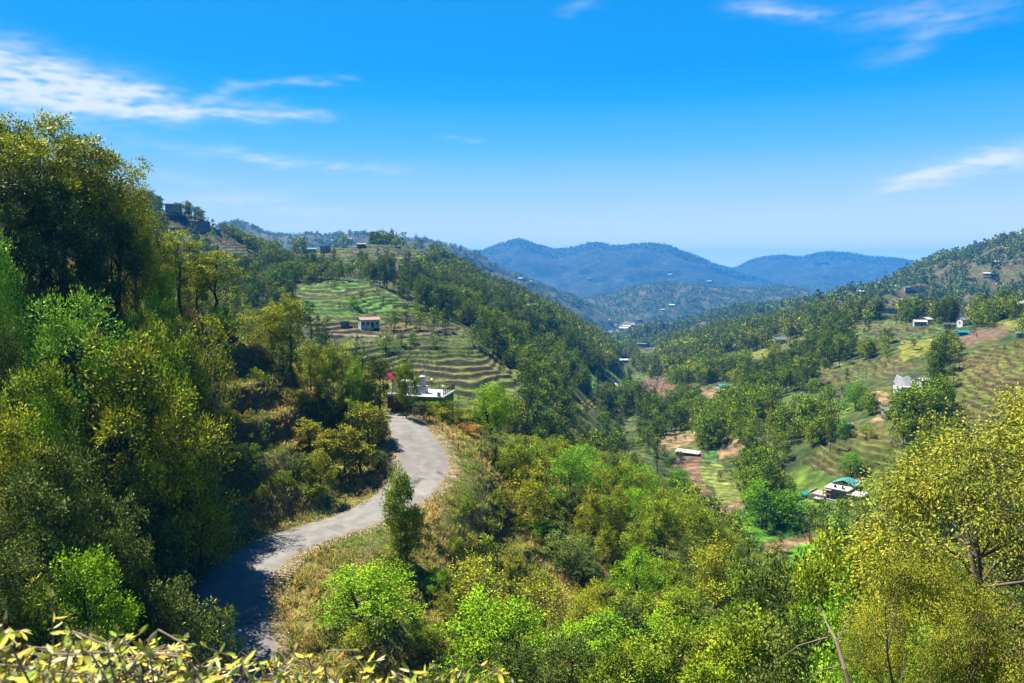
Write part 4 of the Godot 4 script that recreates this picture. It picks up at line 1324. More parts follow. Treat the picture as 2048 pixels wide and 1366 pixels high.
func make_buildings() -> void:
	rng.seed = 3
	make_hotel()
	make_teal_house()
	make_fence()
	# the spur hill
	house("long white house with rusty tin roof above the track on the spur hill", on_sheet(spur, 738, 657), {"x": 7.6, "z": 4.2, "h": 3.0, "cover": "rust_roof", "windows": 4, "turn": 0.25})
	house("low grey hut left of the rusty-roofed house", on_sheet(spur, 690, 652), {"x": 3.4, "z": 2.4, "h": 1.4, "wall": "grey_stone", "roof": "flat", "cover": "concrete", "windows": 2, "name": "hut", "category": "hut"})
	house("low stone hut at the left end of the track", on_sheet(spur, 616, 642), {"x": 3.0, "z": 2.4, "h": 1.8, "wall": "grey_stone", "roof": "shed", "cover": "slate_roof", "windows": 1, "name": "hut", "category": "hut"})
	house("teal-roofed house on the spur's crest", on_sheet(spur, 625, 506), {"x": 7.5, "z": 5.0, "h": 3.2, "wall": "concrete", "cover": "teal_roof", "windows": 3})
	house("pale house with flat roof on the spur's crest right of the teal roof", on_sheet(spur, 652, 505), {"x": 9.0, "z": 5.0, "h": 3.4, "wall": "concrete", "roof": "flat", "windows": 4, "floors": 2})
	house("low dark-roofed house behind the top terraces", on_sheet(spur, 722, 493), {"x": 8.0, "z": 4.0, "h": 2.0, "wall": "brick_wall", "cover": "rust_roof", "windows": 4})
	house("small house among trees left on the spur's crest", on_sheet(spur, 572, 514), {"x": 6.0, "z": 4.0, "h": 2.6, "wall": "grey_stone", "cover": "slate_roof", "windows": 3})
	house("two-storey brown building on the hilltop at upper left", on_sheet(spur, 349, 432) + Vector3.UP * 1.0, {"x": 11.5, "z": 8.0, "h": 6.5, "wall": "concrete", "roof": "flat", "cover": "white_roof", "windows": 4, "floors": 2, "name": "building", "category": "building"})
	var a := on_sheet(spur, 336, 468)
	var b := on_sheet(spur, 400, 467)
	var c := on_sheet(spur, 441, 467)
	wall_between(a, b, 3.2, 0.8, "long grey stone retaining wall below the hilltop, left part")
	wall_between(b + Vector3(0.2, 0, 0.6), c + Vector3(0, 0, 0.6), 3.0, 0.8, "grey stone retaining wall below the hilltop, right end")
	wall_between(on_sheet(spur, 378, 457), on_sheet(spur, 421, 457), 4.2, 0.8, "upper grey retaining wall under the hilltop trees")
	var pole := base("utility_pole", on_sheet(spur, 417, 455))
	tag(pole, "thin utility pole on the hilltop wall at upper left", "pole")
	var st := st_new()
	tube(st, Vector3(0, -1, 0), Vector3(0, 8, 0), .22, .16, 6, true)
	part("shaft", st, "dark_metal", pole)
	block("crossarm", Vector3(0, 7.3, 0), Vector3(2.4, .25, .25), "dark_metal", pole)
	# track past the white house
	var pts: Array = []
	for q in [[610, 664], [650, 668], [700, 671], [750, 674], [800, 674], [850, 668], [880, 662], [930, 672], [975, 694]]:
		pts.append(on_sheet(spur, q[0], q[1]))
	path_strip("track_road", pts, 1.3, "hill", Color(.36, .32, .26), "pale track crossing the spur hill below the white house")
	pts = []
	for q in [[1195, 97], [1212, 91], [1240, 86.5], [1272, 82], [1292, 76], [1330, 70]]:
		pts.append(on_ground(q[0], q[1]))
	path_strip("footpath", pts, 0.8, "soil", Color(.34, .25, .12), "dry footpath running down the slope below the road")
	# right side of the valley
	var w := base("greenhouse", on_sheet(farmland, 1808, 783), facing(on_sheet(farmland, 1808, 783)) + 0.5)
	tag(w, "large pale blue-white sheet-roofed shed standing among trees on the right slope", "shed")
	block("wall", Vector3(0, 0.3, 0), Vector3(4.6, 3.2, 5.4), "white_wall", w)
	keep_clear(w.position, 9.0, 7.0)
	# two lean-to sheets side by side, tilted down the slope, meeting at a low corner
	for q in [[[-3.5, 1.0, -1.6, 3.9, 0.0, 2.7, 0.0, -2.2, -2.6, -.6], -1.0], [[0.0, 2.7, 2.2, 3.5, 3.8, 1.8, 1.0, -1.4, 0.0, -2.2], 1.0]]:
		st = st_new()
		var tilt := Basis(Vector3.RIGHT, -0.62)
		var ring: Array = []
		for k in 5:
			ring.append(Vector3(0, 2.6, .4) + tilt * Vector3(q[0][k * 2], q[0][k * 2 + 1], absf(q[0][k * 2]) * -.12))
		var nrm := tilt * Vector3(0, 0, .09)
		for k in range(1, 4):
			for p in [ring[0] + nrm, ring[k] + nrm, ring[k + 1] + nrm, ring[0], ring[k + 1], ring[k]]: st.add_vertex(p)
		for k in 5:
			quad(st, ring[k], ring[(k + 1) % 5], ring[(k + 1) % 5] + nrm, ring[k] + nrm)
		part("roof", st, "white_roof", w)
	st = st_new()
	for k in 5:
		tube(st, Vector3(-3.1 + 1.5 * k, -1.5, 4.1 if k < 3 else 2.2), Vector3(-3.1 + 1.5 * k, 1.9, 4.1 if k < 3 else 2.2), .07, .07)
	part("post", st, "tank_white", w)
	house("small white shed right of the large sheet-roofed shed", on_sheet(farmland, 1846, 772), {"x": 3.6, "z": 3.0, "h": 2.0, "cover": "white_roof", "windows": 2, "name": "shed", "category": "shed", "turn": 0.7})
	house("small grey stone house with dark slate roof on the right slope", on_sheet(farmland, 1779, 836), {"x": 3.7, "z": 3.2, "h": 2.2, "wall": "grey_stone", "cover": "slate_roof", "roof": "shed", "windows": 3, "turn": 0.45})
	house("long white house with pale roof on the right ridge", on_sheet(farmland, 1838, 652), {"x": 6.5, "z": 4.0, "h": 2.4, "windows": 4, "turn": 0.2})
	house("white house end-on behind the long white ridge house", on_sheet(farmland, 1852, 648), {"x": 4.0, "z": 5.0, "h": 2.6, "windows": 2, "turn": 0.9})
	house("low pale-roofed house in the middle of the right ridge", on_sheet(farmland, 1899, 656), {"x": 5.5, "z": 3.4, "h": 1.9, "wall": "concrete", "roof": "flat", "windows": 3, "turn": -0.2})
	house("white house with grey gabled roof by the ploughed field on the right ridge", on_sheet(farmland, 1930, 652), {"x": 5.5, "z": 5.0, "h": 3.0, "cover": "slate_roof", "windows": 2, "turn": 0.6})
	house("green-roofed two-storey building on the skyline of the right ridge", on_sheet(farmland, 1782, 626), {"x": 8.5, "z": 4.5, "h": 3.4, "cover": "green_roof", "roof": "flat", "windows": 5, "floors": 2, "name": "building", "category": "building"})
	house("low rusty-roofed house on the ridge left of the green-roofed building", on_sheet(farmland, 1690, 625), {"x": 8.0, "z": 4.0, "h": 2.2, "wall": "concrete", "cover": "rust_roof", "windows": 4})
	house("small white house on the wooded slope over the valley", on_sheet(farmland, 1556, 690), {"x": 8.5, "z": 5.0, "h": 3.4, "cover": "slate_roof", "windows": 3, "turn": 0.4})
	house("pink-walled house at the right edge of the ridge", on_sheet(farmland, 2042, 606), {"x": 6.0, "z": 6.0, "h": 5.0, "wall": "brick_wall", "cover": "pale_roof", "windows": 2})
	house("tiny turquoise-white hut at the right edge above the terraces", on_sheet(farmland, 2040, 676), {"x": 2.8, "z": 2.2, "h": 1.7, "cover": "teal_roof", "windows": 1, "name": "hut", "category": "hut"})
	house("long low stone shed with pale roof by the brown field in the valley", on_sheet(farmland, 1376, 911), {"x": 7.6, "z": 2.4, "h": 1.1, "wall": "grey_stone", "roof": "shed", "cover": "pale_roof", "windows": 5, "turn": -0.3, "name": "shed", "category": "shed"})
	house("ochre hut half hidden under trees below the grey stone house", on_sheet(farmland, 1692, 862), {"x": 3.2, "z": 2.6, "h": 1.8, "wall": "ochre_wall", "roof": "flat", "windows": 2, "name": "hut", "category": "hut"})
	house("blue-white cluster house on the left of the valley bottom", on_sheet(farmland, 1223, 782), {"x": 7.0, "z": 5.0, "h": 3.0, "wall": "concrete", "cover": "white_roof", "windows": 3, "turn": 0.5})
	house("white house with blue roof by the valley bottom cluster", on_sheet(farmland, 1232, 774), {"x": 5.0, "z": 4.0, "h": 3.6, "cover": "slate_roof", "windows": 2, "turn": -0.3})
	house("wide white-roofed house in the valley left of the brown terraces", on_sheet(farmland, 1246, 725), {"x": 9.0, "z": 5.0, "h": 2.6, "wall": "concrete", "cover": "white_roof", "windows": 4, "turn": 0.3})
	house("long white building at the bend of the far valley road", on_sheet(farmland, 1281, 697) + Vector3.UP * 3, {"x": 14.0, "z": 6.0, "h": 3.0, "wall": "concrete", "cover": "white_roof", "roof": "flat", "windows": 6, "name": "building", "category": "building"})
	house("small blue-roofed house right of the brown valley terraces", on_sheet(farmland, 1446, 783), {"x": 5.5, "z": 4.0, "h": 3.0, "cover": "teal_roof", "windows": 2, "turn": 0.5})
	house("pale low house on the wooded slope right of the valley", on_sheet(farmland, 1450, 721), {"x": 7.0, "z": 3.4, "h": 2.0, "wall": "concrete", "cover": "pale_roof", "roof": "flat", "windows": 3})
	blue_shelter(on_sheet(farmland, 1612, 995), 3.5, 2.6, "bright blue plastic shelter beside the teal-roofed house")
	blue_shelter(on_sheet(farmland, 1597, 1018), 1.5, 1.2, "small blue plastic sheet over a frame below the big blue shelter")
	blue_shelter(on_sheet(farmland, 1925, 671), 5.5, 3.5, "blue plastic shelter by the ploughed field on the ridge")
	pts = []
	for q in [[1719, 958], [1722, 966], [1718, 978], [1709, 990], [1703, 1000], [1712, 1007]]:
		pts.append(on_sheet(farmland, q[0], q[1]))
	path_strip("paved_path", pts, 0.5, "concrete_path", Color(.45, .42, .37), "pale paved path climbing behind the teal-roofed house")
	make_far_houses()

func blue_shelter(at: Vector3, w: float, d: float, label: String) -> void:
	var r := base("plastic_shelter", at, facing(at) + 0.4)
	tag(r, label, "shelter")
	var st := st_new()
	gable(st, Vector3(0, w * .28, 0), w, d, w * .16, true, 0.04)
	part("sheet", st, "blue_sheet", r)
	for x in [-.45, .45]:
		for z in [-.45, .45]:
			var p := st_new()
			tube(p, Vector3(x * w, -.8, z * d), Vector3(x * w, w * .29, z * d), .05, .05)
			part("post", p, "wood", r)
	block("store", Vector3(0, w * .08, -d * .1), Vector3(w * .7, w * .4, d * .6), "blue_sheet", r)

func make_far_houses() -> void:
	var left: Sheet = far_sheets[2]
	var hill: Sheet = far_sheets[3]
	var mount: Sheet = far_sheets[4]
	var rmount: Sheet = far_sheets[5]
	var rhill: Sheet = far_sheets[1]
	var vs: Sheet = far_sheets[0]
	var rows := [[left, 590, 480, 16, "on the blue left range"], [left, 612, 478, 13, "on the blue left range"], [left, 636, 481, 14, "on the blue left range"], [left, 664, 484, 12, "on the blue left range"], [left, 700, 482, 13, "on the blue left range"],
		[left, 1040, 560, 16, "on the blue range's right slope"], [left, 1062, 566, 12, "on the blue range's right slope"], [left, 1110, 596, 12, "on the blue range's right slope"],
		[hill, 1210, 652, 24, "in the valley-mouth settlement"], [hill, 1224, 656, 18, "in the valley-mouth settlement"], [hill, 1238, 640, 16, "in the valley-mouth settlement"], [hill, 1252, 660, 22, "in the valley-mouth settlement"], [hill, 1266, 652, 14, "in the valley-mouth settlement"], [hill, 1280, 642, 13, "in the valley-mouth settlement"], [hill, 1246, 668, 27, "in the valley-mouth settlement"],
		[hill, 1342, 614, 22, "on the road below the rounded hill"], [hill, 1326, 625, 16, "on the road below the rounded hill"],
		[mount, 1340, 552, 24, "on the face of the blue mountain"], [mount, 1420, 565, 28, "on the face of the blue mountain"], [mount, 1180, 560, 24, "on the face of the blue mountain"],
		[rmount, 1510, 567, 31, "on the far right mountain"],
		[rhill, 1722, 592, 9, "on the right hill"], [rhill, 1752, 583, 8, "on the right hill"], [rhill, 1814, 590, 8, "on the right hill"], [rhill, 1976, 556, 9, "on the right hill"], [rhill, 1992, 532, 8, "on the right hill"]]
	var count := {}
	for r in rows: count[r[4]] = count.get(r[4], 0) + 1
	var at_ := {}
	for r in rows:
		var n: int = at_.get(r[4], 0)
		at_[r[4]] = n + 1
		var label: String = "tiny pale house %s" % r[4]
		var many: int = count[r[4]]
		if many > 1:
			label = "%s of tiny pale houses %s" % [("rightmost" if n == many - 1 else NTH[n]), r[4]]
		house(label, on_sheet(r[0], r[1], r[2]) + Vector3.UP * r[3] * 0.05, {"x": float(r[3]), "z": r[3] * 0.5, "h": maxf(3.4, r[3] * 0.22), "cover": ["white_roof", "pale_roof", "slate_roof"][n % 3], "windows": 3, "wall": "concrete", "turn": 0.3 * (n % 3 - 1), "group": "tiny pale houses " + r[4]})
	house("long white building high on the far right mountain", on_sheet(rmount, 1642, 529), {"x": 96.0, "z": 18.0, "h": 9.0, "roof": "flat", "cover": "white_roof", "windows": 8, "turn": -0.1, "name": "building", "category": "building"})
	for q in [[left, 767, 468, 30.0, "tall thin mast on the blue range left of the middle"], [left, 830, 480, 26.0, "shorter thin mast on the blue range's shoulder"], [mount, 1325, 492, 34.0, "thin mast on top of the blue mountain"]]:
		var at := on_sheet(q[0], q[1], q[2])
		var m := base("radio_mast", at)
		tag(m, q[4], "mast")
		var st := st_new()
		var wide: float = 0.45 * at.length() / 2500.0
		for k in 3:
			var e := Vector3(cos(TAU * k / 3), 0, sin(TAU * k / 3)) * wide
			tube(st, e * 1.6 - Vector3.UP * 3.0, e * .4 + Vector3.UP * q[3], wide * .45, wide * .3, 4)
		part("lattice", st, "grey_stone", m)
		block("antenna", Vector3(0, q[3] * .93, 0), Vector3(wide * 2.4, q[3] * .1, wide * 2.4), "white_wall", m)

func make_hotel() -> void:
	# a green building whose flat white roof deck lies level with the bend
	var deck := survey(830, 792, 121)
	var turn := facing(deck) - 0.32
	var r := base("hotel", deck, turn)
	tag(r, "green building with white roof deck and railing at the road bend", "building")
	block("wall", Vector3(0.2, -4.2, -3.6), Vector3(8.4, 8.0, 6.8), "green_wall", r)
	block("roof_deck", Vector3(0.2, -.1, -3.6), Vector3(9.0, .2, 7.4), "white_wall", r)
	for x in [-3.6, -2.4, -1.0]:
		block("column", Vector3(x, -1.9, .35), Vector3(.34, 3.5, .34), "green_wall", r)
	block("stair_head", Vector3(-2.6, .95, -3.4), Vector3(3.0, 1.9, 2.4), "white_wall", r)
	block("stair_wall", Vector3(-4.0, 1.2, -3.0), Vector3(.25, 2.4, 3.4), "white_wall", r)
	block("tank_plinth", Vector3(.2, .55, -3.2), Vector3(1.5, 1.1, 1.5), "white_wall", r)
	block("parapet", Vector3(3.85, .35, -.3), Vector3(.5, .7, .4), "white_wall", r)
	for k in 4:
		opening("window", Vector3(-3.0 + k * 2.0, -2.2, -.2), .9, 1.1, r)
	# railing along the back and right edges
	var edge := [Vector3(.6, 0, -7.1), Vector3(4.5, 0, -7.1), Vector3(4.5, 0, -.4)]
	var rail := Node3D.new()
	rail.name = "railing"
	r.add_child(rail)
	for e in 2:
		var a: Vector3 = edge[e]
		var b: Vector3 = edge[e + 1]
		var n := int((b - a).length() / 1.3)
		for k in n + 1:
			var st := st_new()
			var p := a.lerp(b, k / float(n))
			tube(st, p, p + Vector3.UP * 1.05, .05, .05, 5, true)
			part("post", st, "dark_metal", rail)
		for y in [1.0, .15]:
			var st := st_new()
			tube(st, a + Vector3.UP * y, b + Vector3.UP * y, .045, .045)
			part("rail", st, "dark_metal", rail)
		var st := st_new()
		for k in n * 8:
			var p := a.lerp(b, k / float(n * 8))
			tube(st, p + Vector3.UP * .15, p + Vector3.UP * 1.0, .018, .018, 4)
		part("bars", st, "dark_metal", rail).set_meta("kind", "stuff")
	for p in [Vector3(.6, 0, -7.1), Vector3(4.5, 0, -.4)]:
		var st := st_new()
		tube(st, p, p + Vector3.UP * 1.5, .06, .05, 6, true)
		var lamp := part("lamp_post", st, "dark_metal", r)
		var s := SphereMesh.new()
		s.radius = .17
		s.height = .34
		s.radial_segments = 12
		s.rings = 8
		mesh_node("globe", s, M["globe"], lamp).position = p + Vector3.UP * 1.62
	# lower left: brick store under a pale ledge
	var b := base("brick_store", survey(789, 806, 120), turn + .2)
	tag(b, "red brick store with pale flat roof below the hotel's left corner", "building")
	block("wall", Vector3(0, .1, -1), Vector3(2.2, 1.9, 2.0), "brick_wall", b)
	block("roof", Vector3(0, 1.16, -1), Vector3(2.7, .2, 2.5), "pale_roof", b)
	# tanks on the deck
	var place := Transform3D(Basis(Vector3.UP, turn), deck)
	for q in [[Vector3(.2, 1.1, -3.2), .55, 1.6, "upper white water tank on the plinth of the hotel roof"], [Vector3(.0, 0, -1.4), .5, 1.45, "lower white water tank in front of the plinth on the hotel roof"], [Vector3(-1.0, 0, -1.7), .45, 1.2, "short pale water tank left of the lower tank"]]:
		var t := base("water_tank", place * q[0], turn)
		tag(t, q[3], "water tank")
		var st := st_new()
		tube(st, Vector3.ZERO, Vector3(0, q[2], 0), q[1], q[1], 20, false)
		for y in [.3, .62, .92]:
			tube(st, Vector3(0, q[2] * y - .03, 0), Vector3(0, q[2] * y + .03, 0), q[1] + .025, q[1] + .025, 20, true)
		tube(st, Vector3(0, q[2], 0), Vector3(0, q[2] + .14, 0), q[1], q[1] * .45, 20, true)
		part("body", st, "tank_white", t)
		st = st_new()
		tube(st, Vector3(0, q[2] + .12, 0), Vector3(0, q[2] + .2, 0), q[1] * .42, q[1] * .4, 16, true)
		part("lid", st, "tank_white", t)
	# red awning left of the roof deck
	var at := survey(776, 764, 118)
	var c := base("red_awning", at, turn)
	tag(c, "bright red sheet roof on posts left of the hotel deck", "awning")
	var st2 := st_new()
	gable(st2, Vector3(0, .4, 0), 1.9, 1.6, .95, false, .05)
	part("roof", st2, "red_roof", c)
	for x in [-.7, .7]:
		var p := st_new()
		tube(p, Vector3(x, -2.5, 0), Vector3(x, .5, 0), .05, .05)
		part("post", p, "wood", c)
	# slanted dark panel by the road
	at = survey(836, 834, 114)
	var s := base("panel_board", at, facing(at) - .3)
	tag(s, "dark blue-grey slanted panel on two legs beside the road bend", "panel")
	var pb := st_new()
	for k in 4:
		box(pb, Vector3(0, .35 + .13 * k, -.12 * k), Vector3(1.7, .1, .07))
	part("slats", pb, "solar", s)
	for x in [-.7, .7]:
		block("leg", Vector3(x, -.1, -.2), Vector3(.08, 1.5, .08), "dark_metal", s)

func make_teal_house() -> void:
	var at := on_sheet(farmland, 1672, 998)
	var turn := facing(at) - 0.34
	var r := base("house", at, turn)
	tag(r, "cream house with teal gable and wide flat roofs among the valley fields", "house")
	block("wall", Vector3(0, .7, -2.3), Vector3(5.6, 3.4, 4.6), "cream_wall", r)
	keep_clear(at, 12.0, 4.5)
	block("roof", Vector3(-.2, 2.46, -2.2), Vector3(6.2, .14, 5.2), "pale_roof", r)
	block("rear_wall", Vector3(.1, 1.0, -6.4), Vector3(5.2, 4.0, 3.6), "cream_wall", r)
	var st := st_new()
	gable(st, Vector3(.1, 2.75, -6.4), 6.2, 4.6, 1.15, false, .1)
	part("gable_roof", st, "teal_roof", r)
	block("annex_wall", Vector3(4.5, .35, -1.9), Vector3(3.0, 2.7, 4.6), "cream_wall", r)
	block("annex_roof", Vector3(4.55, 1.78, -1.9), Vector3(3.7, .14, 5.4), "pale_roof", r)
	block("terrace", Vector3(-4.6, -.35, -1.2), Vector3(4.6, 1.1, 6.0), "concrete", r)
	for q in [[Vector3(-6.8, .4, -1.2), Vector3(.2, .5, 6.0)], [Vector3(-4.6, .4, 1.7), Vector3(4.6, .4, .2)]]:
		block("parapet", q[0], q[1], "concrete", r)
	block("porch_roof", Vector3(-2.1, 2.1, .6), Vector3(2.0, .14, 1.6), "rust_roof", r)
	block("balcony", Vector3(-2.1, 1.15, .6), Vector3(2.0, .34, 1.5), "cream_wall", r)
	for x in [-3.0, -2.1, -1.2]:
		block("column", Vector3(x, .5, 1.25), Vector3(.16, 3.2, .16), "cream_wall", r)
	block("front_walk", Vector3(2.0, -.3, 1.2), Vector3(8.0, .5, 1.3), "concrete", r)
	opening("door", Vector3(-2.1, .75, .02), .9, 1.5, r)
	opening("window", Vector3(.2, 1.1, .02), .9, .9, r)
	opening("window", Vector3(1.7, 1.1, .02), .9, .9, r)
	opening("window", Vector3(4.3, .75, .42), 1.0, .8, r)
	var place := Transform3D(Basis(Vector3.UP, turn), at)
	for q in [[-.9, "dark water tank on the left of the pale flat roof"], [1.0, "smaller dark water tank on the right of the pale flat roof"]]:
		var t := base("roof_tank", place * Vector3(q[0], 2.53, -1.2), turn)
		tag(t, q[1], "water tank")
		st = st_new()
		tube(st, Vector3.ZERO, Vector3(0, .6, 0), .32 if q[0] < 0 else .25, .3 if q[0] < 0 else .23, 14, false)
		tube(st, Vector3(0, .6, 0), Vector3(0, .72, 0), .3, .12, 14, true)
		part("body", st, "dark_metal", t)
		block("stand", Vector3(0, .02, 0), Vector3(.7, .06, .7), "concrete", t)
	var hut := base("hut", place * Vector3(-3.4, -1.1, 3.2), turn)
	tag(hut, "small ochre hut with pale slab roof in front of the terrace", "hut")
	block("wall", Vector3(0, .2, 0), Vector3(1.7, 1.8, 1.4), "ochre_wall", hut)
	block("roof", Vector3(0, 1.17, 0), Vector3(2.1, .14, 1.8), "pale_roof", hut)
	opening("door", Vector3(0.2, .2, .7), .5, 1.1, hut)

func make_fence() -> void:
	var f := base("road_fence", Vector3.ZERO)
	tag(f, "rusty post fence along the outer edge of the road bend", "fence")
	var tops: Array = []
	var q := 116
	var gap := 0.0
	for k in range(112, 70, -1):
		var m: Vector3 = road_mid[k]
		var d: Vector3 = road_mid[k - 1] - road_mid[k + 1]
		var sd := Vector3(-d.z, 0, d.x).normalized()
		if sd.x < 0: sd = -sd
		var p = m + sd * (road_half[k] + 1.6)
		p.y = ground_h(p.x, p.z)
		if tops.size() and p.distance_to(tops[-1] - Vector3.UP * 1.05) < 1.7: continue
		var uv := bearing(p)
		if uv.y > 905.0: break
		var st := st_new()
		tube(st, p - Vector3.UP * .5, p + Vector3(.04, 1.1, .03), .075, .065, 6, true)
		part("post", st, "wood", f)
		tops.append(p + Vector3.UP * 1.05)
	for y in [0.15, 0.6]:
		var st := st_new()
		for k in tops.size() - 1:
			tube(st, tops[k] - Vector3.UP * y, tops[k + 1] - Vector3.UP * y, .025, .025, 4)
		part("rail", st, "wood", f)

# ---------------------------------------------------------------- woods of the farther hills
func wood_mesh(m: Array) -> ArrayMesh:
	var out := ArrayMesh.new()
	out.add_surface_from_arrays(Mesh.PRIMITIVE_TRIANGLES, m[0].surface_get_arrays(0))
	out.surface_set_material(0, M["bark"])
	out.add_surface_from_arrays(Mesh.PRIMITIVE_TRIANGLES, m[1].surface_get_arrays(0))
	out.surface_set_material(1, M["far_leaf"])
	return out

# how low the eye reaches past the near hillside, by bearing
const BRINK := [[0, 430], [330, 430], [420, 500], [480, 620], [560, 640], [600, 660], [680, 700], [760, 715], [900, 790], [1000, 850], [1100, 862], [1250, 900], [1350, 965], [1450, 1045], [1550, 1125], [1650, 1085], [1730, 980], [1850, 850], [1950, 800], [2048, 780]]
func brink(u: float) -> float:
	for k in BRINK.size() - 1:
		if u <= BRINK[k + 1][0]:
			return lerpf(BRINK[k][1], BRINK[k + 1][1], (u - BRINK[k][0]) / float(BRINK[k + 1][0] - BRINK[k][0]))
	return 780.0

const STANDING := [
	["f", 1522, 1056, 966, 96, "G", "large bright green round tree standing left in the pair by the teal-roofed house"], ["f", 1574, 1054, 982, 92, "G", "large dark green round tree standing right in the pair by the teal-roofed house"], ["f", 1355, 992, 938, 58, "G", "single round green tree beside the brown ploughed field"], ["f", 1712, 818, 766, 54, "G", "olive umbrella-shaped tree left of the pale sheet-roofed shed"],
	["f", 1700, 950, 905, 52, "G", "round green tree on the open grassy slope above the teal roof"], ["f", 1738, 822, 785, 34, "B", "dark tree right of the umbrella-shaped tree"], ["f", 1520, 1000, 962, 16, "P", "slender tree at the edge of the hay field"], ["f", 1416, 1028, 985, 16, "P", "slender dark tree at the foot of the hay field"], ["f", 1440, 962, 938, 12, "B", "small tree between the two hay fields"],
	["f", 1690, 880, 838, 30, "G", "bright green tree under the grey stone house"], ["f", 1735, 880, 850, 30, "B", "dark green tree left of the grey stone house"], ["f", 1660, 905, 830, 20, "P", "tall thin dark tree in the valley wood's right end"],
	["f", 1618, 1085, 1005, 22, "P", "slender tree at the right end of the green field"], ["f", 1640, 1075, 1000, 44, "B", "light tree right of the green field, first of its row"], ["f", 1680, 1070, 995, 40, "B", "light tree right of the green field, second of its row"], ["f", 1715, 1062, 990, 44, "P", "darker tree at the right end of the row by the green field"], ["f", 1560, 1110, 1060, 20, "P", "thin tree on the ploughed strip in front of the fields"],
	["f", 2000, 632, 582, 46, "B", "big dark tree on the ridge at the right edge"], ["f", 2030, 636, 590, 40, "B", "second big tree on the ridge at the right edge"], ["f", 1970, 640, 604, 36, "B", "light green tree on the ridge left of the big dark pair"], ["f", 1350, 870, 825, 12, "P", "thin tree in the valley bottom"], ["f", 1775, 690, 655, 30, "P", "pine above the yellow-green field"], ["f", 1826, 702, 676, 12, "P", "small pine in the yellow-green field"], ["f", 1905, 702, 672, 34, "B", "round dark tree right of the yellow-green field"],
	["s", 606, 508, 478, 28, "B", "dark tree clump beside the teal roof on the spur's crest"], ["s", 592, 505, 482, 16, "B", "reddish leafless-looking tree on the spur's crest"], ["s", 689, 493, 471, 22, "G", "single round green tree on the skyline of the top terraces"], ["s", 828, 495, 484, 20, "B", "low round tree at the top terraces' right end"], ["s", 755, 520, 494, 10, "P", "thin dark pine left of the small bright field on the spur"], ["s", 774, 522, 494, 12, "P", "thin dark pine right of the small bright field on the spur"], ["s", 812, 534, 500, 18, "P", "tall pine on the upper terraces' right part"], ["s", 716, 520, 505, 10, "P", "small pine in the middle of the upper terraces"],
	["s", 790, 660, 618, 34, "B", "dark tree right behind the rusty-roofed house"], ["s", 812, 660, 604, 30, "Q", "tall dark conifer right of the rusty-roofed house"], ["s", 840, 660, 606, 40, "B", "broad dark tree in the clump right of the rusty-roofed house"], ["s", 868, 662, 612, 34, "B", "dark tree at the clump's right side above the track"], ["s", 892, 664, 616, 26, "Q", "dark conifer right of the clump above the track"], ["s", 770, 704, 662, 44, "B", "round bushy tree below the track under the house"], ["s", 800, 690, 662, 24, "B", "brownish bush on the track's edge"], ["s", 824, 688, 664, 24, "G", "light green bush beside the track"], ["s", 868, 700, 664, 26, "B", "dark round tree on top of the olive terraces"], ["s", 945, 690, 652, 26, "B", "rusty tree at the right end of the track"], ["s", 970, 700, 660, 34, "B", "dark tree above the olive terraces' right end"],
	["s", 706, 615, 588, 22, "B", "round tree standing in the bright green field"], ["s", 722, 600, 578, 16, "P", "narrow tree in the bright green field's middle"], ["s", 755, 590, 572, 14, "B", "small tree near the right end of the bright green field"], ["s", 708, 622, 600, 30, "G", "yellow-green bush at the lower edge of the bright green field"], ["s", 668, 578, 562, 18, "B", "reddish-brown bush in the bright green field"],
	["s", 370, 442, 406, 36, "P", "flat-topped pine on the hilltop at upper left"], ["s", 390, 448, 412, 34, "P", "second pine on the hilltop at upper left"], ["s", 356, 428, 404, 20, "P", "pine against the sky behind the hilltop building"], ["s", 402, 446, 424, 22, "B", "dark tree at the hilltop's right edge"], ["s", 425, 466, 436, 12, "Q", "pointed conifer right of the hilltop walls"],
]

func far_zone(s: String, uv: Vector2) -> String:
	if s == "s":
		if uv.x < 480: return "under the hilltop walls"
		if uv.x < 600: return "left of the bright field"
		if uv.y > 690 and uv.x > 1040: return "right of the olive terraces"
		if uv.y > 690: return "on the olive terraces"
		if uv.y > 640 and uv.x < 960: return "along the spur track"
		if uv.x < 840 and uv.y < 560: return "on the upper terraces"
		if uv.x < 840: return "around the bright green field"
		return "on the spur's right flank"
	if uv.y > 960 and uv.x < 1560: return "among the ploughed fields"
	if uv.x > 1780 and uv.y > 740: return "on the right-hand terraces"
	if uv.y > 830 and uv.x > 1450 and uv.x < 1700: return "above the teal-roofed house"
	if uv.y > 830 and uv.x <= 1450: return "beyond the brown fields"
	if uv.y > 830: return "on the grassy right slope"
	if uv.x < 1450: return "on the valley floor"
	if uv.y < 690: return "on the right ridge"
	return "below the right ridge"

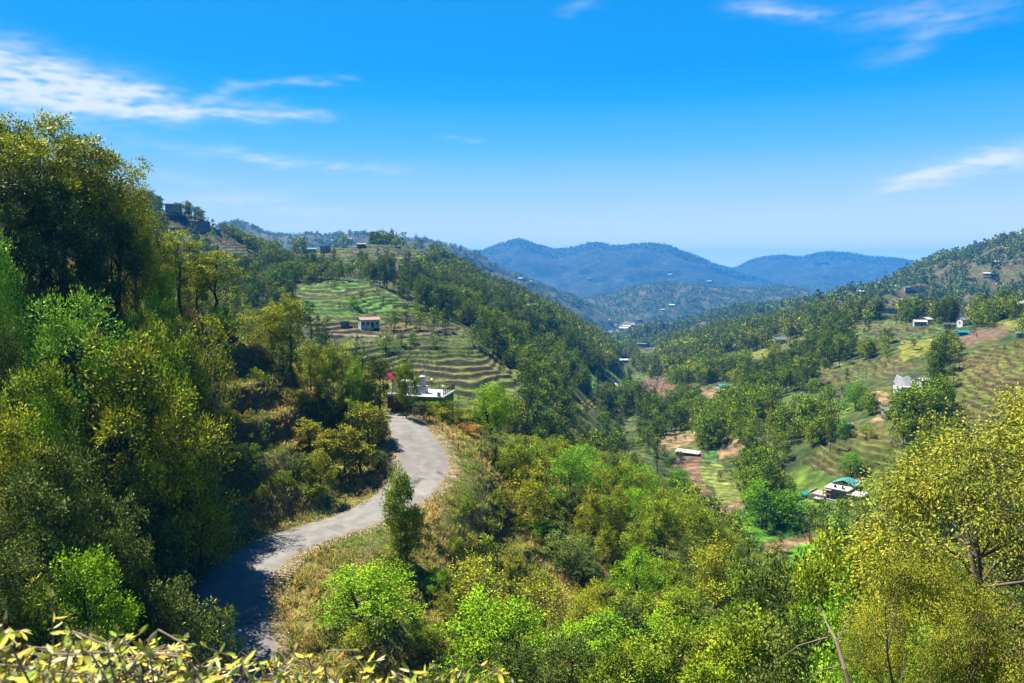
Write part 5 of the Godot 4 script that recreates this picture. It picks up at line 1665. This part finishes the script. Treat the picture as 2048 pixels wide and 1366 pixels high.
func make_forests() -> void:
	rng.seed = 8
	for t in STANDING:
		var s: Sheet = farmland if t[0] == "f" else spur
		var at := on_sheet(s, t[1], t[2])
		var r := Vector2(at.x, at.z).length()
		var tall := survey(t[1], t[3], r).y - at.y
		var o := plant(t[5], rng.randi() % 5, at - Vector3.UP * .2, maxf(tall, 1.5), t[4] * at.length() / F, "", Vector2.ZERO)
		labelled.pop_back()
		o.set_meta("label", t[6])
	# coarser trees for more than half a kilometre
	var coarse := {}
	for q in [["B", {"h": 9.0, "cr": 3.7, "cb": 0.1, "lobes": 7, "clumps": 6, "leaves": 5, "leaf": 1.15, "slim": 0.7, "lsize": 0.55}, 4], ["P", {"h": 12.0, "cr": 2.7, "cb": 0.25, "lobes": 7, "clumps": 5, "leaves": 5, "leaf": 1.15, "slim": 0.55, "lsize": 0.55}, 4]]:
		var o: Dictionary = q[1]
		o.merge({"pal": [Color(.055, .095, .012), Color(.11, .16, .02), Color(.20, .23, .035)] if q[0] == "B" else [Color(.035, .062, .018), Color(.075, .11, .026), Color(.13, .16, .035)], "bark": DARK_BARK, "shape": "dome" if q[0] == "B" else "round", "limbs": false, "sides": 3})
		coarse[q[0]] = []
		for k in q[2]: coarse[q[0]].append(grow(o))
	var dots: Array = []
	for k in 3:
		dots.append(grow({"h": 11.0, "cr": 4.2, "cb": 0.05, "lobes": 5, "clumps": 4, "leaves": 3, "leaf": 2.6, "slim": 0.7, "lsize": 0.5, "pal": [Color(.043, .072, .020), Color(.087, .123, .032), Color(.145, .174, .043)], "bark": DARK_BARK, "shape": "round", "limbs": false, "sides": 3}))
	var made: Array = []        # [height in view, kind, variant, transform, tint, sheet, bearing]
	for pair in [["s", spur, 5.4], ["f", farmland, 4.9]]:
		scatter(pair[0], pair[1], pair[2], made)
	made.sort_custom(func(a, b): return a[0] > b[0])
	var quota := {"B": 230, "P": 230, "Q": 90, "G": 0}
	var groups := {}
	for t in made:
		var uv: Vector2 = t[6]
		var at: Vector3 = t[3].origin
		var seen := uv.x > 4.0 and uv.x < 2044.0 and uv.y < brink(uv.x) - 12.0
		if seen and quota[t[1]] > 0:
			quota[t[1]] -= 1
			var m: Array = kinds[t[1]].meshes
			var one: Array = m[t[2] % m.size()]
			plant(t[1], t[2], at, t[3].basis.y.length() * one[2], t[3].basis.x.length() * 2.0 * one[3], far_zone(t[5], uv), uv)
			continue
		var near: bool = at.length() < 520.0
		var key: String = t[5] + ("n" if near else "c") + ("P" if t[1] == "Q" and not near else t[1]) + str(t[2] % (2 if t[1] == "Q" and near else 4))
		if not groups.has(key): groups[key] = []
		groups[key].append(t)
	var place := {"s": "the spur hill", "f": "the right valley slope"}
	var what := {"B": "green broadleaf wood", "P": "dark pine wood", "Q": "dark conifers of the wood"}
	for key in groups:
		var k: String = key[2]
		var v := int(key[3])
		var m: Array = kinds[k].meshes[v] if key[1] == "n" else coarse[k][v]
		mass("forest", wood_mesh(m), groups[key].map(func(t): return t[3]), groups[key].map(func(t): return t[4]), "%s %s %s, %s" % ["near" if key[1] == "n" else "distant", what[k], "on " + place[key[0]], ["dense stand", "loose stand", "mixed stand", "scattered stand"][v]], what[k] + " on " + place[key[0]])
	# ranges: only a coarse texture of trees
	var names := ["the low hill before the mountains", "the high right hill", "the hazy left range", "the rounded valley hill", "the long blue mountain", "the far right mountain"]
	var gaps := [7.5, 7.5, 14.0, 14.0, 21.0, 24.0]
	for k in 6:
		var xs: Array = [[], [], []]
		var ts: Array = [[], [], []]
		var s: Sheet = far_sheets[k]
		for row in s.nr - 2:
			for q in s.nc - 1:
				var i := row * s.nc + q
				var a := s.p[i]
				var ax := s.p[i + 1] - a
				var ay := s.p[i + s.nc] - a
				var nrm := ax.cross(ay)
				if nrm.y > 0.0: nrm = -nrm
				nrm = -nrm
				var area := absf(ax.x * ay.z - ax.z * ay.x)
				if nrm.dot(-a) < 0.0 and row < s.nr - 7 and nrm.normalized().dot(-a.normalized()) < -0.12: continue
				var want = area / (gaps[k] * gaps[k])
				if s.open[i]: want *= 0.14
				if k >= 4 and row < s.nr - 26: continue
				var nn := n_mid.get_noise_2d(a.x * 0.3 + 77.0, a.z * 0.3)
				want *= clampf(0.9 + nn * 1.8, 0.15, 1.6)
				want = minf(want, 14.0)
				var cnt := int(want) + (1 if rng.randf() < want - floorf(want) else 0)
				for e in cnt:
					var at := a + ax * rng.randf() + ay * rng.randf() - Vector3.UP * 0.8
					var size = rng.randf_range(0.7, 1.35) * (gaps[k] / 14.0 if gaps[k] > 13.0 else 0.85)
					var tall := rng.randf_range(0.8, 1.3) * minf(size, 1.5) * (0.7 if k >= 2 else 1.0)
					var v := rng.randi() % 3
					xs[v].append(Transform3D(Basis(Vector3.UP, rng.randf() * TAU).scaled_local(Vector3(size, tall, size)), at))
					var g := (rng.randf_range(0.7, 1.3) if k < 2 else rng.randf_range(0.88, 1.12)) * (1.0 + 0.5 * nn)
					ts[v].append(Color(g * rng.randf_range(0.9, 1.15), g, g * 0.95))
		for v in 3:
			mass("forest", wood_mesh(dots[v]), xs[v], ts[v], "hazy tree cover of %s, %s" % [names[k], ["first half of the mixed wood", "darker crowns", "lighter crowns"][v]], "tree cover of " + names[k])
		print(names[k], " ", xs[0].size() * 3)

const VALLEY_WOOD := [Vector2(1440, 965), Vector2(1410, 850), Vector2(1540, 815), Vector2(1660, 850), Vector2(1640, 905), Vector2(1570, 965)]
func scatter(code: String, s: Sheet, gap: float, made: Array) -> void:
	for row in s.nr - 2:
		for q in s.nc - 1:
			var i := row * s.nc + q
			var a := s.p[i]
			var ax := s.p[i + 1] - a
			var ay := s.p[i + s.nc] - a
			var area := absf(ax.x * ay.z - ax.z * ay.x)
			var want := area / (gap * gap)
			var nn := n_mid.get_noise_2d(a.x * 0.7 + 50.0, a.z * 0.7)
			var open := s.open[i] == 1
			if open: want *= 0.085
			else:
				want *= clampf(1.0 + nn * 3.0, 0.08, 1.7)
				if code == "f" and Geometry2D.is_point_in_polygon(bearing(a), VALLEY_WOOD): want = maxf(want, area / 26.0)
			if a.length() > 430.0 and not open: want *= 1.5
			if rng.randf() >= want and want < 1.0: continue
			for e in maxi(1, int(want)):
				var at := a + ax * rng.randf() + ay * rng.randf() - Vector3.UP * 0.3
				var uv := bearing(at)
				if uv.x < -250 or uv.x > 2350: continue
				if not open:
					var lift := F / at.length()
					var hides := false
					for up in [2.0, 5.0, 8.5]:
						var over := field_at(uv - Vector2(0, lift * up))
						if over >= 0 and (OPEN[over][1] < 0.5 or rng.randf() < 0.8): hides = true
					for cl in clearings:
						var box_: Rect2 = cl
						if box_.has_point(uv) or box_.has_point(uv - Vector2(0, lift * 4.0)) or box_.has_point(uv - Vector2(0, lift * 8.0)): hides = true
					if hides: continue
				var pine := n_mid.get_noise_2d(at.x * 0.35 + 300.0, at.z * 0.35) + 0.2 * (1.0 if code == "s" else 0.2) + (0.2 if at.length() > 450.0 else 0.0)
				var key := "B"
				if pine > 0.0 and rng.randf() < 0.7: key = "P"
				if pine > 0.12 and rng.randf() < 0.22: key = "Q"
				var m: Array = kinds[key].meshes[0]
				var tall: float = lerpf(4.0, 12.0, pow(rng.randf(), 1.3)) if key == "B" else lerpf(6.0, 16.0, pow(rng.randf(), 1.2))
				if open:
					tall *= rng.randf_range(0.15, 0.55)
				elif nn < -0.15: tall *= 0.7
				var k = tall / m[2]
				var wide = k * rng.randf_range(0.85, 1.2)
				var g := rng.randf_range(0.7, 1.3)
				var tint := Color(g * rng.randf_range(0.85, 1.3), g, g * rng.randf_range(0.85, 1.1))
				made.append([tall / at.length(), key, rng.randi() % 60, Transform3D(Basis(Vector3.UP, rng.randf() * TAU).scaled_local(Vector3(wide, k, wide)), at), tint, code, bearing(at + Vector3.UP * tall * 0.5)])

func mass(called: String, m: Mesh, xs: Array, tints: Array, label: String, group := "", material: Material = null) -> void:
	if xs.is_empty(): return
	var mm := MultiMesh.new()
	mm.transform_format = MultiMesh.TRANSFORM_3D
	mm.use_colors = true
	mm.mesh = m
	mm.instance_count = xs.size()
	var b := PackedFloat32Array()
	b.resize(xs.size() * 16)
	var w := 0
	for i in xs.size():
		var t: Transform3D = xs[i]
		var c: Color = tints[i]
		b[w] = t.basis.x.x; b[w + 1] = t.basis.y.x; b[w + 2] = t.basis.z.x; b[w + 3] = t.origin.x
		b[w + 4] = t.basis.x.y; b[w + 5] = t.basis.y.y; b[w + 6] = t.basis.z.y; b[w + 7] = t.origin.y
		b[w + 8] = t.basis.x.z; b[w + 9] = t.basis.y.z; b[w + 10] = t.basis.z.z; b[w + 11] = t.origin.z
		b[w + 12] = c.r; b[w + 13] = c.g; b[w + 14] = c.b; b[w + 15] = 1.0
		w += 16
	mm.buffer = b
	var o := MultiMeshInstance3D.new()
	o.name = numbered(called)
	o.multimesh = mm
	if material: o.material_override = material
	add_child(o)
	tag(o, label, "", group, "stuff")

# ---------------------------------------------------------------- grass, weeds and stones of the near hillside
func make_undergrowth() -> void:
	rng.seed = 44
	var tufts: Array = []
	for k in 3:
		var b := Leaves.new()
		for q in 16:
			var d := dir_any()
			var ax := Vector3(d.x * 0.6, 1.0, d.z * 0.6).normalized()
			var g := rng.randf_range(0.75, 1.25)
			b.leaf(Vector3(d.x, 0, d.z) * 0.22, ax, ax.cross(dir_any()).normalized(), rng.randf_range(0.25, 0.6), 0.06, Color(g, g, g), Vector3.UP)
		tufts.append(raw_mesh(b.v, b.n, b.c, b.i))
	var weeds: Array = []
	for k in 3:
		var b := Leaves.new()
		for q in 60:
			var d := dir_any()
			d.y = absf(d.y)
			var g := rng.randf_range(0.6, 1.35)
			b.leaf(Vector3(d.x * 0.55, d.y * 0.45, d.z * 0.55) * sqrt(rng.randf()), (d + dir_any() * .6).normalized(), (dir_any() + Vector3.UP).normalized(), rng.randf_range(.14, .26), .12, Color(g, g, g), (d + Vector3.UP).normalized())
		weeds.append(raw_mesh(b.v, b.n, b.c, b.i))
	var xs := [[], [], [], [], [], []]
	var ts := [[], [], [], [], [], []]
	var stones: Array = []
	var st_t: Array = []
	for k in 190000:
		var x := rng.randf_range(-105.0, 75.0)
		var z := rng.randf_range(-150.0, -14.0)
		var r := Vector2(x, z).length()
		if rng.randf() > 70.0 / (r + 20.0): continue
		var gap := 9.0
		if x < 24.0 and z < -40.0 and z > -130.0:
			gap = road_gap(x, z)
		if gap < 0.15: continue
		if rng.randf() < 0.45 and gap > 1.5 and gap < 8.5: continue
		var m := n_mid.get_noise_2d(x * 2.0, z * 2.0 + 70.0)
		if m < -0.12 and rng.randf() < 0.5: continue
		var at := Vector3(x, ground_h(x, z) - 0.03, z)
		var uv := bearing(at)
		if uv.x < -120 or uv.x > 2170 or uv.y > 1600: continue
		var weedy := rng.randf() < 0.24 and gap > 0.9
		var v := rng.randi() % 3 + (3 if weedy else 0)
		var s := rng.randf_range(0.6, 1.5) * (0.6 if gap < 1.2 else 1.0) * (0.75 if weedy else 1.0)
		xs[v].append(Transform3D(Basis(Vector3.UP, rng.randf() * TAU).scaled_local(Vector3(s, s * rng.randf_range(.7, 1.3), s)), at))
		var dry := clampf(0.36 + m * 1.4 + rng.randf_range(-.35, .35), 0.0, 1.0)
		var c := Color(.13, .18, .02).lerp(Color(.42, .31, .10), dry) if not weedy else Color(.10, .165, .02).lerp(Color(.26, .21, .05), dry * dry)
		ts[v].append(c)
	for k in 3000:
		var q := rng.randi() % (road_mid.size() - 1)
		var mid: Vector3 = road_mid[q]
		var d: Vector3 = road_mid[q + 1] - mid
		var sd := Vector3(-d.z, 0, d.x).normalized() * (1.0 if rng.randf() < 0.55 else -1.0)
		var p = mid + sd * (road_half[q] + rng.randf_range(-0.3, 1.5)) + d * rng.randf()
		p.y = mid.y - 0.03
		var s := rng.randf_range(.02, .09)
		stones.append(Transform3D(Basis(dir_any(), rng.randf() * 6.0).scaled_local(Vector3(s, s * .7, s * 1.2)), p))
		var g := rng.randf_range(.16, .42)
		st_t.append(Color(g, g * .86, g * .66))
	var rock := stone_mesh(2, 1)
	for v in 6:
		mass("grass" if v < 3 else "undergrowth", tufts[v] if v < 3 else weeds[v - 3], xs[v], ts[v], ["short green and straw grass tufts on the hillside", "longer grass tufts mixed over the hillside", "thin grass tufts along the slopes", "low leafy weeds on the hillside", "denser leafy weeds on the slopes", "low weeds and dead leaves on the ground"][v], "ground cover", M["leaf"])
	mass("gravel", rock, stones, st_t, "loose stones and dead leaves along the road edges", "", M["bark"])
	print("tufts ", xs[0].size() * 3, " weeds ", xs[3].size() * 3)
	# boulder on the crest
	for q in [[468, 648, 111.5, 0.95, "brown boulder on the grassy crest of the left hill"], [487, 672, 110.0, .6, "smaller brown boulder below the crest boulder"]]:
		var at := on_ground(q[0], q[2])
		var o := mesh_node("boulder", stone_mesh(5, 7), M["boulder"])
		o.transform = Transform3D(Basis().scaled_local(Vector3(q[3], q[3] * .7, q[3])), at + Vector3.UP * q[3] * .2)
		tag(o, q[4], "boulder")

func stone_mesh(rings: int, sd: int) -> ArrayMesh:
	var s := SphereMesh.new()
	s.radius = 1.0
	s.height = 2.0
	s.rings = rings * 2
	s.radial_segments = rings * 3 + 2
	var a := s.get_mesh_arrays()
	var v: PackedVector3Array = a[Mesh.ARRAY_VERTEX]
	for k in v.size():
		v[k] *= 1.0 + 0.45 * n_mid.get_noise_3d(v[k].x * 25.0 + sd * 40.0, v[k].y * 25.0, v[k].z * 25.0)
	a[Mesh.ARRAY_VERTEX] = v
	var st := SurfaceTool.new()
	st.create_from_arrays(a)
	st.generate_normals()
	return st.commit()

# ---------------------------------------------------------------- things close to the viewpoint
func leaf_blade(col: Color, long: float, wide: float, curl: float) -> ArrayMesh:
	# a broad leaf with a folded midrib, pointed at both ends, growing along +y from its stalk
	var v := PackedVector3Array()
	var n := PackedVector3Array()
	var c := PackedColorArray()
	var idx := PackedInt32Array()
	var rows := 4
	for r in rows + 1:
		var t := r / float(rows)
		var w := wide * 0.5 * pow(sin(PI * clampf(t * 0.96 + 0.02, 0, 1)), 0.8)
		for q in [-1.0, 0.0, 1.0]:
			var bend := curl * t * t
			v.append(Vector3(q * w, t * long, bend * long + absf(q) * w * 0.45))
			n.append(Vector3(-q * 0.4, -curl * t, 1).normalized())
			var g := 1.0 + (0.12 if q == 0.0 else 0.0)
			c.append(Color(col.r * g, col.g * g, col.b * g))
	for r in rows:
		for q in 2:
			var a := r * 3 + q
			idx.append_array(PackedInt32Array([a, a + 3, a + 1, a + 1, a + 3, a + 4]))
	return raw_mesh(v, n, c, idx)

func make_foreground() -> void:
	rng.seed = 12
	var blades: Array = []
	for q in [[Color(.30, .32, .05), .085, .036, .5], [Color(.42, .33, .05), .075, .030, .9], [Color(.44, .43, .22), .08, .030, .4], [Color(.13, .22, .02), .09, .038, .3], [Color(.46, .34, .22), .05, .015, .3], [Color(.42, .20, .05), .065, .028, .8], [Color(.27, .33, .05), .07, .034, .6]]:
		blades.append(leaf_blade(q[0], q[1], q[2], q[3]))
	var bushes := [["left", -60, 330, "yellow-leaved twining shrub across the bottom left corner"], ["middle", 330, 640, "yellow-leaved arching shrub at the bottom in front of the road"], ["right", 640, 1030, "thin arching yellow-leaved shoots at the bottom middle"]]
	# tips that stand out: bearing, height in view
	var tall := [[104, 1196], [200, 1282], [150, 1268], [40, 1262], [8, 1240], [278, 1268], [245, 1285], [285, 1295], [366, 1278], [372, 1290], [415, 1296], [438, 1306], [160, 1300], [235, 1262], [590, 1302], [600, 1318], [705, 1300], [752, 1322], [858, 1340], [900, 1346], [1003, 1346], [480, 1330], [520, 1330]]
	for b in bushes:
		var foot := Vector3.ZERO
		var o := base("foreground_shrub", Vector3.ZERO)
		tag(o, b[3], "shrub")
		var tips: Array = []
		for t in tall:
			if t[0] >= b[1] and t[0] < b[2]: tips.append(Vector3(t[0], t[1], rng.randf_range(2.3, 2.7)))
		var n := int((b[2] - b[1]) / (1.6 if b[0] == "left" else (2.8 if b[0] == "middle" else 4.2)))
		for k in n:
			var u := rng.randf_range(b[1], b[2])
			var env := 1292.0
			if u > 330: env = 1318.0
			if u > 480 and u < 600: env = 1326.0
			if u > 640: env = 1336.0
			if u > 900: env = 1352.0
			if u < 230: env = 1284.0
			tips.append(Vector3(u, env + pow(rng.randf(), 0.7) * 125.0, rng.randf_range(1.9, 3.1)))
		var spots: Array = []
		var i := 0
		for t in tips:
			var tip := survey(t.x, t.y, t.z)
			var upright: bool = i == 0 and b[0] == "left"
			var lean := Vector3(rng.randf_range(-.55, .55), 0, rng.randf_range(-.2, .3)) * (0.05 if upright else 1.0)
			var bottom := Vector3(tip.x - lean.x * 1.3, -2.55, tip.z - lean.z)
			var arch: float = 0.0 if upright or rng.randf() < .25 else rng.randf_range(.04, .13)
			var pts: Array = []
			for k in 11:
				var s := k / 10.0
				var p := bottom.lerp(tip, s) + Vector3(-lean.x, 0, -lean.z) * sin(PI * s) * .25
				p.y += sin(PI * pow(s, 4.0)) * arch * 1.7
				pts.append(p)
			var st := st_new()
			for k in range(3, 10):
				tube(st, pts[k], pts[k + 1], .0055 * (1.15 - k / 13.0), .0055 * (1.15 - (k + 1) / 13.0), 5)
			part("stem", st, "vine", o)
			for k in range(4, 11):
				for e in 3:
					var base_at: Vector3 = pts[k].lerp(pts[mini(k + 1, 10)], rng.randf())
					var hang := rng.randf_range(-1.1, -.05) if rng.randf() < .8 else rng.randf_range(0, .5)
					var out := Vector3(rng.randf_range(-1, 1), hang, rng.randf_range(-.8, .8))
					var nr := Vector3(rng.randf_range(-.7, .7), .8, rng.randf_range(-.3, .9))
					var which: int = [0, 1, 0, 2, 6, 3, 1, 2, 6][rng.randi() % 9]
					if rng.randf() < .05: which = 5
					var size := rng.randf_range(.6, 1.1)
					if k == 10:
						out = (pts[10] - pts[9]).normalized() + dir_any() * .35
						nr = dir_any()
						which = [4, 0, 2][rng.randi() % 3]
						size = rng.randf_range(.5, .85)
					out = out.normalized()
					nr = (nr - out * nr.dot(out)).normalized()
					spots.append([bearing(base_at).y, which, Transform3D(Basis(out.cross(nr).normalized(), out, nr).scaled_local(Vector3.ONE * size * .5), base_at)])
			i += 1
		spots.sort_custom(func(x, y): return x[0] < y[0])
		var rest := SurfaceTool.new()
		for k in spots.size():
			if k < 240:
				mesh_node("leaf", blades[spots[k][1]], M["leaf"], o).transform = spots[k][2]
			elif spots[k][0] < 1500.0:
				rest.append_from(blades[spots[k][1]], 0, spots[k][2])
		mesh_node("leaves", rest.commit(), M["leaf"], o).set_meta("kind", "stuff")
	# the flowering oak at the right edge
	rng.seed = 31
	var at := on_ground(2110, 25.0) - Vector3.UP * .4
	var top := survey(2060, 765, 25.0).y
	var m := grow({"h": 15.0, "cr": 6.4, "cb": 0.12, "lobes": 58, "clumps": 40, "leaves": 60, "leaf": 0.1, "slim": 0.42, "up": -0.75, "lsize": 0.24, "csize": 0.3, "pal": [Color(.04, .07, .016), Color(.11, .145, .035), Color(.19, .205, .035), Color(.26, .235, .03), Color(.17, .20, .07)], "bark": Color(.09, .07, .055), "shape": "round", "twigs": true, "girth": 0.013, "stems": 2})
	var o2 := base("flowering_oak_tree", at, 0.6)
	tag(o2, "big oak covered with golden catkins filling the right edge", "tree")
	o2.scale = Vector3(1.0, (top - at.y) / 15.0, 1.0)
	mesh_node("trunk", m[0], M["bark"], o2)
	mesh_node("crown", m[1], M["leaf"], o2)
	var at3 := on_ground(1880, 20.0) - Vector3.UP * .3
	var top3 := survey(1880, 1105, 20.0).y
	var o3 := base("flowering_oak_tree", at3, 2.3)
	tag(o3, "lower golden-flowering oak in front of the big golden oak", "tree")
	o3.scale = Vector3(.4, (top3 - at3.y) / 15.0, .4)
	mesh_node("trunk", m[0], M["bark"], o3)
	mesh_node("crown", m[1], M["leaf"], o3)
	# dead branch leaning in front of the bushes
	var br := base("dead_branch", Vector3.ZERO)
	tag(br, "bare pale dead branch leaning up from the bottom right", "branch")
	var st3 := st_new()
	var prev := survey(1712, 1420, 13.0)
	for q in [[1690, 1340, 13.2, .05], [1672, 1280, 13.5, .042], [1655, 1250, 13.8, .03], [1646, 1228, 14.0, .018], [1632, 1215, 14.2, .008]]:
		var p := survey(q[0], q[1], q[2])
		tube(st3, prev, p, q[3] * .8, q[3] * .66, 7)
		prev = p
	part("limb", st3, "dead_wood", br)
	for q in [[1664, 1272, 1600, 1290, 1545, 1325], [1672, 1290, 1690, 1250, 1700, 1232], [1655, 1262, 1640, 1284, 1622, 1296], [1684, 1330, 1640, 1340, 1610, 1362]]:
		var tw := st_new()
		var a := survey(q[0], q[1], 13.5)
		var b2 := survey(q[2], q[3], 13.7)
		tube(tw, a, b2, .013, .009, 5)
		tube(tw, b2, survey(q[4], q[5], 13.9), .009, .004, 5)
		part("twig", tw, "dead_wood", br)
